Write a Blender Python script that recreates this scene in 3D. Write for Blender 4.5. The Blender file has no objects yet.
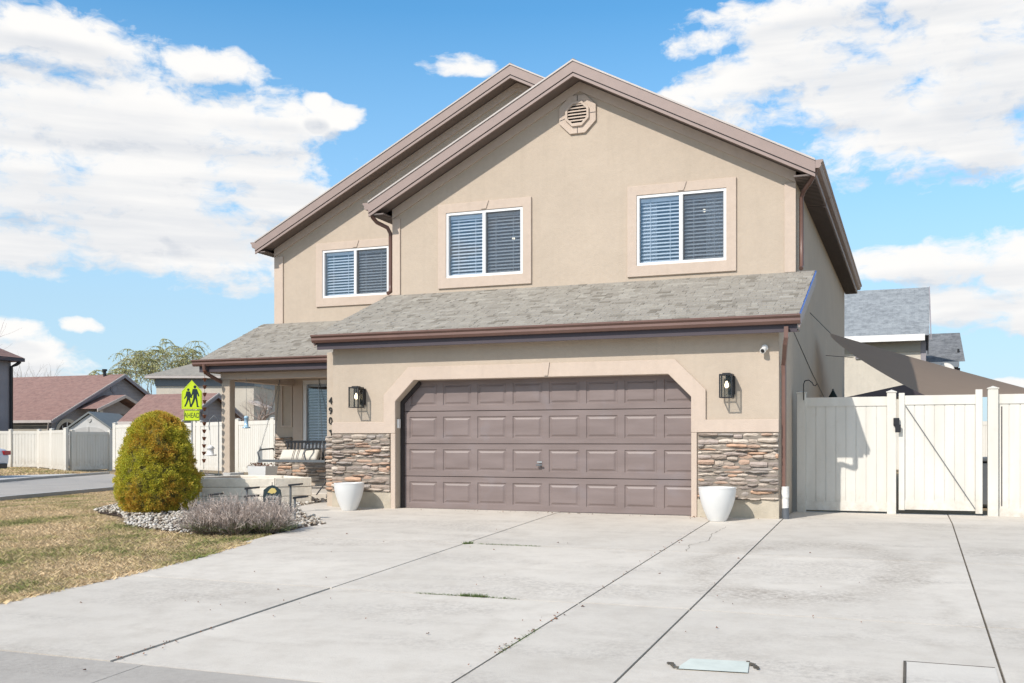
import bpy, bmesh, math, random
import numpy as np
from mathutils import Vector, Matrix
from mathutils.geometry import tessellate_polygon
random.seed(7); rng = np.random.default_rng(7)
R = math.radians
scene = bpy.context.scene; COL = scene.collection

# ---------------------------------------------------------------- camera
YAW = math.atan2(398, 1018); CAM_Y = -14.88; CAM_Z = 1.11
cd = bpy.data.cameras.new('camera'); cam = bpy.data.objects.new('camera', cd); COL.objects.link(cam)
cd.sensor_width = 36; cd.lens = 1018/1024*36; cd.shift_y = 99.5/1024; cd.clip_start = .1; cd.clip_end = 6000
cam.location = (0, CAM_Y, CAM_Z); cam.rotation_euler = (R(90), 0, YAW)
scene.camera = cam
# ---------------------------------------------------------------- exposure
scene.view_settings.view_transform = 'Standard'; scene.view_settings.look = 'None'
scene.view_settings.exposure = 0.47; scene.view_settings.gamma = 1
scene.view_settings.use_curve_mapping = False
# ---------------------------------------------------------------- sun
SUN_DIR = Vector((-.40, -1, .90)).normalized()
sd = bpy.data.lights.new('sun', 'SUN'); so = bpy.data.objects.new('sun', sd); COL.objects.link(so)
sd.energy = 3.1; sd.angle = R(.55); sd.color = (1, .94, .86)
so.rotation_euler = SUN_DIR.to_track_quat('Z', 'Y').to_euler()
# ---------------------------------------------------------------- sky with clouds laid out by compass direction
world = bpy.data.worlds.new('World'); scene.world = world; world.use_nodes = True
CLOUDS = [(-0.80, 0.345, 0.085, 0.024), (-0.66, 0.340, 0.045, 0.014), (-0.749, 0.277, 0.171, 0.048), (-0.625, 0.296, 0.075, 0.026), (-0.74, 0.217, 0.162, 0.054), (-0.606, 0.24, 0.066, 0.045), (-0.643, 0.183, 0.089, 0.039), (-0.791, 0.183, 0.13, 0.028), (-0.538, 0.306, 0.022, 0.011), (-0.562, 0.316, 0.016, 0.008), (-0.434, 0.353, 0.032, 0.011), (-0.815, 0.07, 0.058, 0.021), (-0.774, 0.103, 0.017, 0.006), (-0.835, 0.097, 0.032, 0.011), (-0.009, 0.375, 0.145, 0.035), (-0.157, 0.325, 0.051, 0.024), (-0.2, 0.319, 0.029, 0.012), (-0.079, 0.331, 0.096, 0.042), (0.017, 0.271, 0.093, 0.04), (-0.209, 0.362, 0.027, 0.01), (-0.19, 0.365, 0.038, 0.009), (0.082, 0.316, 0.076, 0.047), (0.017, 0.161, 0.077, 0.021), (0.082, 0.157, 0.062, 0.025), (0.05, 0.121, 0.056, 0.02), (0.106, 0.114, 0.045, 0.022), (0.086, 0.05, 0.031, 0.005), (-0.96, 0.284, 0.151, 0.07), (-1.05, 0.158, 0.12, 0.048), (0.19, 0.241, 0.082, 0.062), (0.25, 0.131, 0.12, 0.033), (-0.106, 0.38, 0.054, 0.024), (0.5, .3, .2, .08), (-1.5, .3, .3, .12), (1.4, .35, .4, .12), (2.6, .5, .5, .25), (-2.4, .4, .45, .2), (1.9, .7, .5, .2), (3.0, .9, .9, .2), (-2.9, .9, .9, .2), (-1.6, .8, .4, .2)]  # last wide entries: unseen clouds beside and behind the camera, added as neutral fill
def nd(nt, t, ins=None, **kw):
    n = nt.nodes.new(t)
    for k, v in kw.items(): setattr(n, k, v)
    for k, v in (ins or {}).items():
        s = n.inputs[k]
        if isinstance(v, bpy.types.NodeSocket): nt.links.new(v, s)
        else: s.default_value = v
    return n
def mth(nt, op, a, b=0.0, c=None, clamp=False):
    ins = {0: a, 1: b}
    if c is not None: ins[2] = c
    return nd(nt, 'ShaderNodeMath', ins, operation=op, use_clamp=clamp).outputs[0]
def ramp(nt, fac, stops, interp='LINEAR'):
    n = nt.nodes.new('ShaderNodeValToRGB'); nt.links.new(fac, n.inputs[0]); cr = n.color_ramp; cr.interpolation = interp
    while len(cr.elements) < len(stops): cr.elements.new(.5)
    for e, (p, c) in zip(cr.elements, stops):
        e.position = p; e.color = (c, c, c, 1) if isinstance(c, (int, float)) else (*c[:3], 1)
    return n.outputs[0]
def mixc(nt, fac, a, b, mode='MIX'):
    n = nt.nodes.new('ShaderNodeMix'); n.data_type = 'RGBA'; n.blend_type = mode
    for s, v in ((n.inputs[0], fac), (n.inputs[6], a), (n.inputs[7], b)):
        if isinstance(v, bpy.types.NodeSocket): nt.links.new(v, s)
        elif isinstance(v, (int, float)): s.default_value = v
        else: s.default_value = (*v[:3], 1)
    return n.outputs[2]
def build_world():
    nt = world.node_tree; nt.nodes.clear()
    sky = nd(nt, 'ShaderNodeTexSky', sky_type='NISHITA', sun_disc=False)
    sky.sun_elevation = math.asin(SUN_DIR.z); sky.sun_rotation = math.atan2(SUN_DIR.x, SUN_DIR.y) % (2*math.pi)
    sky.altitude = 1300; sky.air_density = 1.0; sky.dust_density = .6; sky.ozone_density = 1.6
    tc = nd(nt, 'ShaderNodeTexCoord').outputs['Generated']
    sp = nd(nt, 'ShaderNodeSeparateXYZ', {0: tc})
    az = mth(nt, 'ARCTAN2', sp.outputs[0], sp.outputs[1]); el = mth(nt, 'ARCSINE', sp.outputs[2])
    def density(doff):
        v = nd(nt, 'ShaderNodeCombineXYZ', {0: az, 1: mth(nt, 'ADD', el, doff), 2: 0.}).outputs[0]
        # billow warp
        w = nd(nt, 'ShaderNodeTexNoise', {'Vector': v, 'Scale': 16., 'Detail': 3., 'Roughness': .55})
        wv = nd(nt, 'ShaderNodeVectorMath', {0: w.outputs['Color'], 1: (-.5, -.5, -.5)}, operation='ADD').outputs[0]
        wv = nd(nt, 'ShaderNodeVectorMath', {0: wv, 1: (.05, .022, 0)}, operation='MULTIPLY').outputs[0]
        vw = nd(nt, 'ShaderNodeVectorMath', {0: v, 1: wv}, operation='ADD').outputs[0]
        acc = None
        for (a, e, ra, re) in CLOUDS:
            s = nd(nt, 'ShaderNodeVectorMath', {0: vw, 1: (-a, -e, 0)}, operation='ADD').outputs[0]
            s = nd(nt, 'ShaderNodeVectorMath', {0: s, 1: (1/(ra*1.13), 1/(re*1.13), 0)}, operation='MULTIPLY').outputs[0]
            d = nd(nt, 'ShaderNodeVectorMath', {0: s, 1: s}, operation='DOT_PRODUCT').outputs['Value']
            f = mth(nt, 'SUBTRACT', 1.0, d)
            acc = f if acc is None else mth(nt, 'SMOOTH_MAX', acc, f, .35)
        sv = nd(nt, 'ShaderNodeVectorMath', {0: vw, 1: (1, 1.9, 1)}, operation='MULTIPLY').outputs[0]
        n1 = nd(nt, 'ShaderNodeTexNoise', {'Vector': sv, 'Scale': 12., 'Detail': 10., 'Roughness': .62}).outputs[0]
        n = mth(nt, 'MULTIPLY', mth(nt, 'SUBTRACT', n1, .5), 4.6)
        n2 = nd(nt, 'ShaderNodeTexNoise', {'Vector': sv, 'Scale': 55., 'Detail': 6., 'Roughness': .6}).outputs[0]
        n = mth(nt, 'ADD', n, mth(nt, 'MULTIPLY', mth(nt, 'SUBTRACT', n2, .5), .9))
        return mth(nt, 'ADD', mth(nt, 'MAXIMUM', acc, -2.0), n), acc
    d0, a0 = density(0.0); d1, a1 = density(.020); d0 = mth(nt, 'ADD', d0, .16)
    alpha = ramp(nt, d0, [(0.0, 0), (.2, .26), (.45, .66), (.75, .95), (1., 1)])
    # light tops, grey bases: much cloud above this direction means shade
    thick = ramp(nt, mth(nt, 'SUBTRACT', d1, d0), [(0.0, 0), (1., 1)])
    body = ramp(nt, a1, [(.05, 0), (.75, 1)], 'EASE')
    sh = mth(nt, 'MULTIPLY', body, mth(nt, 'ADD', .55, mth(nt, 'MULTIPLY', thick, .6)), clamp=True)
    band = nd(nt, 'ShaderNodeTexNoise', {'Vector': nd(nt, 'ShaderNodeVectorMath', {0: nd(nt, 'ShaderNodeCombineXYZ', {0: az, 1: el, 2: 0.}).outputs[0], 1: (2.2, 22., 1)}, operation='MULTIPLY').outputs[0], 'Scale': 1.5, 'Detail': 7., 'Roughness': .55}).outputs[0]
    band = ramp(nt, band, [(.38, 0), (.66, 1)])
    sh = mth(nt, 'MULTIPLY', sh, mth(nt, 'ADD', .12, mth(nt, 'MULTIPLY', band, 1.05)), clamp=True)
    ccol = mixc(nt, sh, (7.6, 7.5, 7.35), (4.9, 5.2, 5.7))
    skyc = nd(nt, 'ShaderNodeHueSaturation', {'Hue': .488, 'Saturation': 1.27, 'Value': 1.68, 'Color': sky.outputs[0]}).outputs[0]
    hz = ramp(nt, el, [(0.0, .92), (.13, .76), (.25, .34), (.40, .0)])
    skyc = mixc(nt, hz, skyc, (3.7, 5.15, 6.3))
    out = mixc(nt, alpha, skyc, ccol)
    low = ramp(nt, el, [(0.0, 0), (.01, 1)])
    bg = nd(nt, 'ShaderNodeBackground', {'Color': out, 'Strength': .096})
    o = nd(nt, 'ShaderNodeOutputWorld', {0: bg.outputs[0]})
build_world()
world.cycles.sampling_method = 'MANUAL'; world.cycles.sample_map_resolution = 512
scene.cycles.max_bounces = 6; scene.cycles.transparent_max_bounces = 12; scene.cycles.use_denoising = True
scene.cycles.use_adaptive_sampling = True

# ---------------------------------------------------------------- materials
MATS = {}
def base_mat(name):
    m = bpy.data.materials.new(name); m.use_nodes = True; nt = m.node_tree
    b = nt.nodes['Principled BSDF']; MATS[name] = m
    return m, nt, b
def obj_co(nt): return nd(nt, 'ShaderNodeNewGeometry').outputs['Position']
def simple(name, col, rough=.6, metal=0., var=.08, vscale=3., bump=0., bscale=200., spec=.5, island=0., emit=None, trans=0.):
    m, nt, b = base_mat(name)
    p = obj_co(nt)
    n = nd(nt, 'ShaderNodeTexNoise', {'Vector': p, 'Scale': vscale, 'Detail': 6., 'Roughness': .6}).outputs[0]
    c = mixc(nt, ramp(nt, n, [(.3, 0), (.7, 1)]), tuple(x*(1-var) for x in col), tuple(min(1, x*(1+var)) for x in col))
    if island:
        ri = nd(nt, 'ShaderNodeNewGeometry').outputs['Random Per Island']
        k = mth(nt, 'ADD', 1-island, mth(nt, 'MULTIPLY', ri, 2*island))
        c = mixc(nt, 1.0, c, nd(nt, 'ShaderNodeCombineColor', {0: k, 1: k, 2: k}).outputs[0], 'MULTIPLY')
    nt.links.new(c, b.inputs['Base Color'])
    b.inputs['Roughness'].default_value = rough; b.inputs['Metallic'].default_value = metal
    b.inputs['Specular IOR Level'].default_value = spec
    if trans: b.inputs['Transmission Weight'].default_value = trans
    if emit: b.inputs['Emission Color'].default_value = (*emit[:3], 1); b.inputs['Emission Strength'].default_value = emit[3]
    if bump:
        bn = nd(nt, 'ShaderNodeTexNoise', {'Vector': p, 'Scale': bscale, 'Detail': 4.}).outputs[0]
        bp = nd(nt, 'ShaderNodeBump', {'Height': bn, 'Strength': bump, 'Distance': .01})
        nt.links.new(bp.outputs[0], b.inputs['Normal'])
    return m
def stucco(name, col, stain=.10):
    m, nt, b = base_mat(name); p = obj_co(nt)
    big = nd(nt, 'ShaderNodeTexNoise', {'Vector': p, 'Scale': 1.1, 'Detail': 8., 'Roughness': .62}).outputs[0]
    mid = nd(nt, 'ShaderNodeTexNoise', {'Vector': p, 'Scale': 14., 'Detail': 5.}).outputs[0]
    c = mixc(nt, ramp(nt, big, [(.32, 0), (.68, 1)]), tuple(x*(1-stain) for x in col), tuple(x*(1+stain*.6) for x in col))
    c = mixc(nt, mth(nt, 'MULTIPLY', ramp(nt, mid, [(.35, 0), (.7, 1)]), .22), c, tuple(x*.80 for x in col))
    # rain streaks running down the render
    st = nd(nt, 'ShaderNodeTexNoise', {'Vector': nd(nt, 'ShaderNodeVectorMath', {0: p, 1: (9, 9, .5)}, operation='MULTIPLY').outputs[0], 'Scale': 1., 'Detail': 4.}).outputs[0]
    c = mixc(nt, mth(nt, 'MULTIPLY', ramp(nt, st, [(.52, 0), (.78, 1)]), .11), c, (.30, .25, .19))
    nt.links.new(c, b.inputs['Base Color']); b.inputs['Roughness'].default_value = .93; b.inputs['Specular IOR Level'].default_value = .25
    b1 = nd(nt, 'ShaderNodeTexNoise', {'Vector': p, 'Scale': 55., 'Detail': 5., 'Roughness': .7}).outputs[0]
    b2 = nd(nt, 'ShaderNodeTexNoise', {'Vector': p, 'Scale': 4., 'Detail': 2.}).outputs[0]
    h = mth(nt, 'ADD', b1, mth(nt, 'MULTIPLY', b2, 1.6))
    bp = nd(nt, 'ShaderNodeBump', {'Height': h, 'Strength': .55, 'Distance': .012}); nt.links.new(bp.outputs[0], b.inputs['Normal'])
    return m
stucco('stucco', (.515, .43, .345), .05); stucco('trim_stucco', (.575, .47, .39), .05); stucco('shade_stucco', (.47, .40, .32), .08)
stucco('far_tan', (.42, .39, .33)); stucco('far_grey', (.30, .28, .30)); stucco('far_cream', (.60, .55, .47)); stucco('siding_grey', (.34, .33, .35))
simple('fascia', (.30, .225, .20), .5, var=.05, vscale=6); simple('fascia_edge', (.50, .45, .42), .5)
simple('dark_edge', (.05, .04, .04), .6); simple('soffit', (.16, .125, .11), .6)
simple('gutter', (.155, .085, .068), .38, var=.12); simple('frieze', (.060, .045, .055), .5)
simple('blue_reflect_edge', (.05, .13, .42), .4); simple('white_vinyl_frame', (.80, .80, .80), .4, var=.02)
simple('door_dark', (.03, .024, .024), .6); simple('metal_black', (.025, .025, .028), .42, metal=.3)
simple('metal_grey', (.16, .17, .18), .45, metal=.5); simple('white_paint', (.80, .79, .77), .5, var=.05)
simple('pot_white', (.70, .70, .69), .35, var=.03, vscale=5); simple('soil', (.09, .06, .045), .95, var=.3, vscale=20, bump=1, bscale=40)
simple('pot_grey', (.50, .49, .47), .7, var=.1); simple('copper', (.22, .095, .06), .45, metal=.6, var=.25, vscale=20)
simple('sign_yellow', (.62, .80, .02), .45, var=.04); simple('sign_black', (.012, .03, .035), .5); simple('galv', (.42, .43, .43), .45, metal=.6)
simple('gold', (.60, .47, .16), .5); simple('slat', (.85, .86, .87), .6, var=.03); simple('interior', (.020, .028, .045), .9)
simple('curtain', (.55, .57, .58), .9, var=.1, vscale=12); simple('bulb', (.9, .8, .6), .3, emit=(1, .8, .5, 3)); simple('room_bulb', (.9, .9, .9), .4, emit=(1, .86, .65, 2))
simple('pvc_pipe', (.72, .70, .67), .5, var=.1, vscale=25); simple('pipe_grey', (.10, .11, .125), .5)
simple('timber', (.80, .73, .62), .9, var=.16, vscale=5, bump=.6, bscale=30, island=.06)
simple('bark', (.17, .125, .10), .95, var=.3, vscale=18, bump=1, bscale=40); simple('bark_pale', (.30, .25, .19), .95, var=.25, vscale=10)
simple('bark_red', (.27, .12, .10), .8, var=.25, vscale=10)
simple('twig_brown', (.30, .235, .20), .9, island=.3); simple('willow_leaf', (.42, .42, .17), .8, island=.3)
simple('lav', (.54, .455, .40), .95, island=.42, var=.25, vscale=5); simple('lav_dark', (.16, .12, .10), .95, island=.3); simple('lav_green', (.17, .20, .09), .95, island=.3)
simple('fabric_cream', (.66, .62, .54), .9, var=.05); simple('fabric_stripe', (.12, .10, .09), .9); simple('car_paint', (.62, .63, .66), .25, var=.02)
simple('tail_red', (.30, .01, .015), .25); simple('tyre', (.02, .02, .02), .8); simple('asphalt', (.40, .365, .325), .92, var=.1, vscale=.8, bump=.5, bscale=150)
simple('kerb', (.42, .41, .39), .9, var=.1, vscale=2); simple('far_pavement', (.53, .51, .48), .92, var=.08, vscale=1)
simple('glass_blue', (.35, .55, .72), .15, spec=.8, var=.02); simple('joint_dirt', (.10, .085, .065), .95, var=.4, vscale=8)
simple('tile_green', (.585, .62, .565), .95, spec=.05, var=.10, vscale=5); simple('mortar', (.25, .215, .18), .95, var=.15, vscale=12, bump=1, bscale=60)
simple('dry_leaf', (.20, .09, .05), .9, island=.5); simple('shed_wall', (.60, .59, .57), .6); simple('shed_roof', (.20, .215, .215), .7)
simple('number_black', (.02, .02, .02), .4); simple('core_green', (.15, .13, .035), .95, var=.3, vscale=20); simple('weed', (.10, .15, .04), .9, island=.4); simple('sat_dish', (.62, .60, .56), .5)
simple('concrete_foot', (.47, .415, .33), .95, var=.14, vscale=4, bump=.8, bscale=60)

def m_vinyl():
    m, nt, b = base_mat('vinyl'); p = obj_co(nt)
    n = nd(nt, 'ShaderNodeTexNoise', {'Vector': nd(nt, 'ShaderNodeVectorMath', {0: p, 1: (3, 3, .5)}, operation='MULTIPLY').outputs[0], 'Scale': 1.5, 'Detail': 5.}).outputs[0]
    c = mixc(nt, ramp(nt, n, [(.4, 0), (.75, 1)]), (.69, .665, .61), (.62, .59, .53))
    dust = nd(nt, 'ShaderNodeTexNoise', {'Vector': p, 'Scale': 7., 'Detail': 8., 'Roughness': .7}).outputs[0]
    c = mixc(nt, mth(nt, 'MULTIPLY', ramp(nt, dust, [(.55, 0), (.8, 1)]), .3), c, (.50, .45, .37))
    zc = nd(nt, 'ShaderNodeSeparateXYZ', {0: p}).outputs[2]; lowz = ramp(nt, zc, [(.0, 1), (.38, 0)])
    c = mixc(nt, mth(nt, 'MULTIPLY', mth(nt, 'MULTIPLY', lowz, ramp(nt, dust, [(.38, 0), (.62, 1)])), .5), c, (.42, .36, .28))
    nt.links.new(c, b.inputs['Base Color']); b.inputs['Roughness'].default_value = .5
m_vinyl()
def m_concrete(name, col, dark):
    m, nt, b = base_mat(name); p = obj_co(nt)
    n1 = nd(nt, 'ShaderNodeTexNoise', {'Vector': p, 'Scale': .55, 'Detail': 9., 'Roughness': .6}).outputs[0]
    n2 = nd(nt, 'ShaderNodeTexNoise', {'Vector': p, 'Scale': 3.5, 'Detail': 8., 'Roughness': .65}).outputs[0]
    n3 = nd(nt, 'ShaderNodeTexNoise', {'Vector': p, 'Scale': 90., 'Detail': 3.}).outputs[0]
    br = nd(nt, 'ShaderNodeTexNoise', {'Vector': nd(nt, 'ShaderNodeVectorMath', {0: p, 1: (.6, 7., 1)}, operation='MULTIPLY').outputs[0], 'Scale': 1.2, 'Detail': 6.}).outputs[0]
    c = mixc(nt, ramp(nt, n1, [(.32, 0), (.68, 1)]), col, tuple(x*.86 for x in col))
    c = mixc(nt, mth(nt, 'MULTIPLY', ramp(nt, n2, [(.45, 0), (.7, 1)]), .34), c, dark)
    c = mixc(nt, mth(nt, 'MULTIPLY', ramp(nt, br, [(.48, 0), (.75, 1)]), .11), c, dark)
    c = mixc(nt, mth(nt, 'MULTIPLY', ramp(nt, n3, [(.35, 0), (.75, 1)]), .18), c, tuple(x*.7 for x in col))
    # tyre scuffs and oil marks: a few long worn patches
    sc = nd(nt, 'ShaderNodeTexNoise', {'Vector': nd(nt, 'ShaderNodeVectorMath', {0: p, 1: (.5, 1.6, 1)}, operation='MULTIPLY').outputs[0], 'Scale': .9, 'Detail': 2.}).outputs[0]
    grit = nd(nt, 'ShaderNodeTexNoise', {'Vector': p, 'Scale': 38., 'Detail': 5., 'Roughness': .8}).outputs[0]
    c = mixc(nt, mth(nt, 'MULTIPLY', ramp(nt, grit, [(.52, 0), (.72, 1)]), .25), c, dark)
    sp = nd(nt, 'ShaderNodeTexNoise', {'Vector': p, 'Scale': 22., 'Detail': 6., 'Roughness': .75}).outputs[0]
    f = mth(nt, 'MULTIPLY', ramp(nt, sc, [(.50, 0), (.66, 1)]), ramp(nt, sp, [(.42, 0), (.72, 1)]))
    c = mixc(nt, mth(nt, 'MULTIPLY', f, .55), c, (.24, .21, .185))
    vo = nd(nt, 'ShaderNodeTexVoronoi', {'Vector': p, 'Scale': 2.2}).outputs['Distance']
    c = mixc(nt, ramp(nt, vo, [(.0, .6), (.022, 0)]), c, (.18, .14, .11))
    # tyre scuffs: spattered arcs and ovals where wheels have turned
    for (sx, sy, ra, rb, w, st) in ((-1.0, -4.2, 1.0, 1.7, .30, .60), (-1.35, -5.6, .22, .55, .8, .5), (-.35, -2.7, .75, .30, .8, .42), (-4.6, -7.7, 1.5, 1.0, .10, .22), (.9, -4.6, .8, 2.2, .16, .30), (-6.0, -5.4, 1.1, 1.6, .10, .20)):
        q = nd(nt, 'ShaderNodeVectorMath', {0: p, 1: (-sx, -sy, 0)}, operation='ADD').outputs[0]
        wn = nd(nt, 'ShaderNodeTexNoise', {'Vector': p, 'Scale': 1.3, 'Detail': 4.}).outputs['Color']
        q = nd(nt, 'ShaderNodeVectorMath', {0: q, 1: nd(nt, 'ShaderNodeVectorMath', {0: wn, 1: (.5, .5, .5)}, operation='SUBTRACT').outputs[0]}, operation='ADD').outputs[0]
        q = nd(nt, 'ShaderNodeVectorMath', {0: q, 1: (1/ra, 1/rb, 0)}, operation='MULTIPLY').outputs[0]
        ln = nd(nt, 'ShaderNodeVectorMath', {0: q}, operation='LENGTH').outputs['Value']
        m_ = mth(nt, 'SUBTRACT', 1., mth(nt, 'DIVIDE', mth(nt, 'ABSOLUTE', mth(nt, 'SUBTRACT', ln, 1. if w < .7 else 0.)), w), clamp=True)
        c = mixc(nt, mth(nt, 'MULTIPLY', mth(nt, 'MULTIPLY', m_, ramp(nt, sp, [(.40, .15), (.66, 1)])), st), c, (.27, .225, .18))
    ri = nd(nt, 'ShaderNodeNewGeometry').outputs['Random Per Island']; k = mth(nt, 'ADD', .93, mth(nt, 'MULTIPLY', ri, .12)); c = mixc(nt, 1., c, nd(nt, 'ShaderNodeCombineColor', {0: k, 1: k, 2: k}).outputs[0], 'MULTIPLY')
    nt.links.new(c, b.inputs['Base Color']); b.inputs['Roughness'].default_value = .9; b.inputs['Specular IOR Level'].default_value = .3
    bp = nd(nt, 'ShaderNodeBump', {'Height': mth(nt, 'ADD', n3, n2), 'Strength': .3, 'Distance': .006}); nt.links.new(bp.outputs[0], b.inputs['Normal'])
m_concrete('concrete', (.665, .61, .535), (.40, .35, .29)); m_concrete('sidewalk', (.50, .46, .41), (.30, .27, .24)); m_concrete('old_slab', (.68, .63, .56), (.50, .46, .41))
def m_door():
    m, nt, b = base_mat('door_paint'); p = obj_co(nt)
    n = nd(nt, 'ShaderNodeTexNoise', {'Vector': nd(nt, 'ShaderNodeVectorMath', {0: p, 1: (1.2, 1, 6.)}, operation='MULTIPLY').outputs[0], 'Scale': 1.3, 'Detail': 6.}).outputs[0]
    c = mixc(nt, ramp(nt, n, [(.35, 0), (.68, 1)]), (.185, .142, .132), (.22, .172, .162))
    n2 = nd(nt, 'ShaderNodeTexNoise', {'Vector': p, 'Scale': 2.3, 'Detail': 2.}).outputs[0]
    c = mixc(nt, mth(nt, 'MULTIPLY', ramp(nt, n2, [(.62, 0), (.72, 1)]), .2), c, (.24, .22, .24))
    nt.links.new(c, b.inputs['Base Color']); b.inputs['Roughness'].default_value = .5
    g = nd(nt, 'ShaderNodeTexNoise', {'Vector': nd(nt, 'ShaderNodeVectorMath', {0: p, 1: (8, 1, 160.)}, operation='MULTIPLY').outputs[0], 'Scale': 1., 'Detail': 3.}).outputs[0]
    bp = nd(nt, 'ShaderNodeBump', {'Height': g, 'Strength': .25, 'Distance': .003}); nt.links.new(bp.outputs[0], b.inputs['Normal'])
m_door()
def m_island(name, stops, rough=.95, bump=.6, bscale=120., noise_amt=.25):
    m, nt, b = base_mat(name); p = obj_co(nt)
    ri = nd(nt, 'ShaderNodeNewGeometry').outputs['Random Per Island']
    c = ramp(nt, ri, stops, 'CONSTANT' if len(stops) > 4 else 'LINEAR')
    n = nd(nt, 'ShaderNodeTexNoise', {'Vector': p, 'Scale': bscale*.35, 'Detail': 6., 'Roughness': .7}).outputs[0]
    k = mth(nt, 'ADD', 1-noise_amt, mth(nt, 'MULTIPLY', n, 2*noise_amt))
    c = mixc(nt, 1., c, nd(nt, 'ShaderNodeCombineColor', {0: k, 1: k, 2: k}).outputs[0], 'MULTIPLY')
    nt.links.new(c, b.inputs['Base Color']); b.inputs['Roughness'].default_value = rough; b.inputs['Specular IOR Level'].default_value = .3
    bn = nd(nt, 'ShaderNodeTexNoise', {'Vector': p, 'Scale': bscale, 'Detail': 4.}).outputs[0]
    bp = nd(nt, 'ShaderNodeBump', {'Height': bn, 'Strength': bump, 'Distance': .01}); nt.links.new(bp.outputs[0], b.inputs['Normal'])
m_island('shingle', [(0, (.20, .18, .15)), (.14, (.295, .27, .235)), (.85, (.335, .31, .27)), (1, (.38, .355, .31))])
m_island('stone', [(0, (.37, .30, .25)), (.14, (.47, .395, .33)), (.28, (.30, .25, .22)), (.4, (.54, .46, .385)), (.52, (.55, .36, .25)), (.62, (.42, .35, .31)), (.72, (.47, .33, .25)), (.82, (.34, .30, .27)), (.92, (.60, .52, .44))], .9, 1., 45., .35)
m_island('pebble', [(0, (.26, .20, .15)), (.3, (.45, .40, .33)), (.7, (.56, .52, .46)), (1, (.68, .65, .61))], .8, .3, 60., .12)
def m_farroof(name, c1, c2, c3, axis):
    m, nt, b = base_mat(name); p = obj_co(nt); s = nd(nt, 'ShaderNodeSeparateXYZ', {0: p})
    v = nd(nt, 'ShaderNodeCombineXYZ', {0: s.outputs[axis], 1: mth(nt, 'MULTIPLY', s.outputs[2], 2.2), 2: 0.}).outputs[0]
    br = nd(nt, 'ShaderNodeTexBrick', {'Vector': v, 'Color1': (*c1, 1), 'Color2': (*c2, 1), 'Mortar': (*[x*.6 for x in c1], 1), 'Scale': 1., 'Mortar Size': .006, 'Bias': 0., 'Brick Width': .34, 'Row Height': .16})
    n = nd(nt, 'ShaderNodeTexNoise', {'Vector': p, 'Scale': 4., 'Detail': 6., 'Roughness': .8}).outputs[0]
    c = mixc(nt, ramp(nt, n, [(.4, 0), (.65, .7)]), br.outputs[0], c3)
    nt.links.new(c, b.inputs['Base Color']); b.inputs['Roughness'].default_value = .95
m_farroof('roof_brown', (.27, .155, .13), (.20, .115, .10), (.33, .21, .175), 0)
m_farroof('roof_grey', (.24, .26, .275), (.17, .185, .20), (.36, .385, .40), 0)
m_farroof('roof_slate', (.15, .155, .165), (.10, .105, .11), (.24, .245, .25), 0)
m_farroof('roof_tan', (.30, .27, .23), (.24, .22, .19), (.36, .33, .28), 0)
def m_glass():
    m, nt, b = base_mat('pane_glass'); nt.nodes.remove(b)
    t = nd(nt, 'ShaderNodeBsdfTransparent', {'Color': (.90, .93, .96, 1)}); g = nd(nt, 'ShaderNodeBsdfGlossy', {'Roughness': .03, 'Color': (.9, .95, 1, 1)})
    lw = nd(nt, 'ShaderNodeLayerWeight', {'Blend': .35}).outputs['Fresnel']
    f = mth(nt, 'ADD', .07, mth(nt, 'MULTIPLY', lw, .35), clamp=True)
    mx = nd(nt, 'ShaderNodeMixShader', {0: f, 1: t.outputs[0], 2: g.outputs[0]}); nt.links.new(mx.outputs[0], nt.nodes['Material Output'].inputs[0])
    m, nt, b = base_mat('clear_glass'); nt.nodes.remove(b)
    t = nd(nt, 'ShaderNodeBsdfTransparent', {'Color': (.85, .86, .86, 1)}); g = nd(nt, 'ShaderNodeBsdfGlossy', {'Roughness': .08})
    mx = nd(nt, 'ShaderNodeMixShader', {0: .02, 1: t.outputs[0], 2: g.outputs[0]}); nt.links.new(mx.outputs[0], nt.nodes['Material Output'].inputs[0])
    m, nt, b = base_mat('screen_mesh'); nt.nodes.remove(b)
    t = nd(nt, 'ShaderNodeBsdfTransparent'); g = nd(nt, 'ShaderNodeBsdfDiffuse', {'Color': (.13, .13, .135, 1)})
    mx = nd(nt, 'ShaderNodeMixShader', {0: .20, 1: t.outputs[0], 2: g.outputs[0]}); nt.links.new(mx.outputs[0], nt.nodes['Material Output'].inputs[0])
m_glass()
def m_leafy(name, pal, sc, rough=.75, transl=.25):
    # colour varies by place in the crown (weathered, fresh) and by leaf
    m, nt, b = base_mat(name); p = obj_co(nt)
    n = nd(nt, 'ShaderNodeTexNoise', {'Vector': p, 'Scale': sc, 'Detail': 4., 'Roughness': .6}).outputs[0]
    ri = nd(nt, 'ShaderNodeNewGeometry').outputs['Random Per Island']
    f = mth(nt, 'ADD', n, mth(nt, 'MULTIPLY', mth(nt, 'SUBTRACT', ri, .5), .22))
    c = ramp(nt, f, pal)
    k = mth(nt, 'ADD', .65, mth(nt, 'MULTIPLY', ri, .7))
    c = mixc(nt, 1., c, nd(nt, 'ShaderNodeCombineColor', {0: k, 1: k, 2: k}).outputs[0], 'MULTIPLY')
    nt.links.new(c, b.inputs['Base Color']); b.inputs['Roughness'].default_value = rough; b.inputs['Specular IOR Level'].default_value = .2
    if transl:
        tr = nd(nt, 'ShaderNodeBsdfTranslucent', {'Color': c}); mx = nd(nt, 'ShaderNodeMixShader', {0: transl, 1: b.outputs[0], 2: tr.outputs[0]})
        nt.links.new(mx.outputs[0], nt.nodes['Material Output'].inputs[0])
m_leafy('topiary_leaf', [(.30, (.46, .48, .06)), (.50, (.62, .56, .08)), (.62, (.60, .40, .07)), (.76, (.50, .25, .05))], 1.9)
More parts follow.
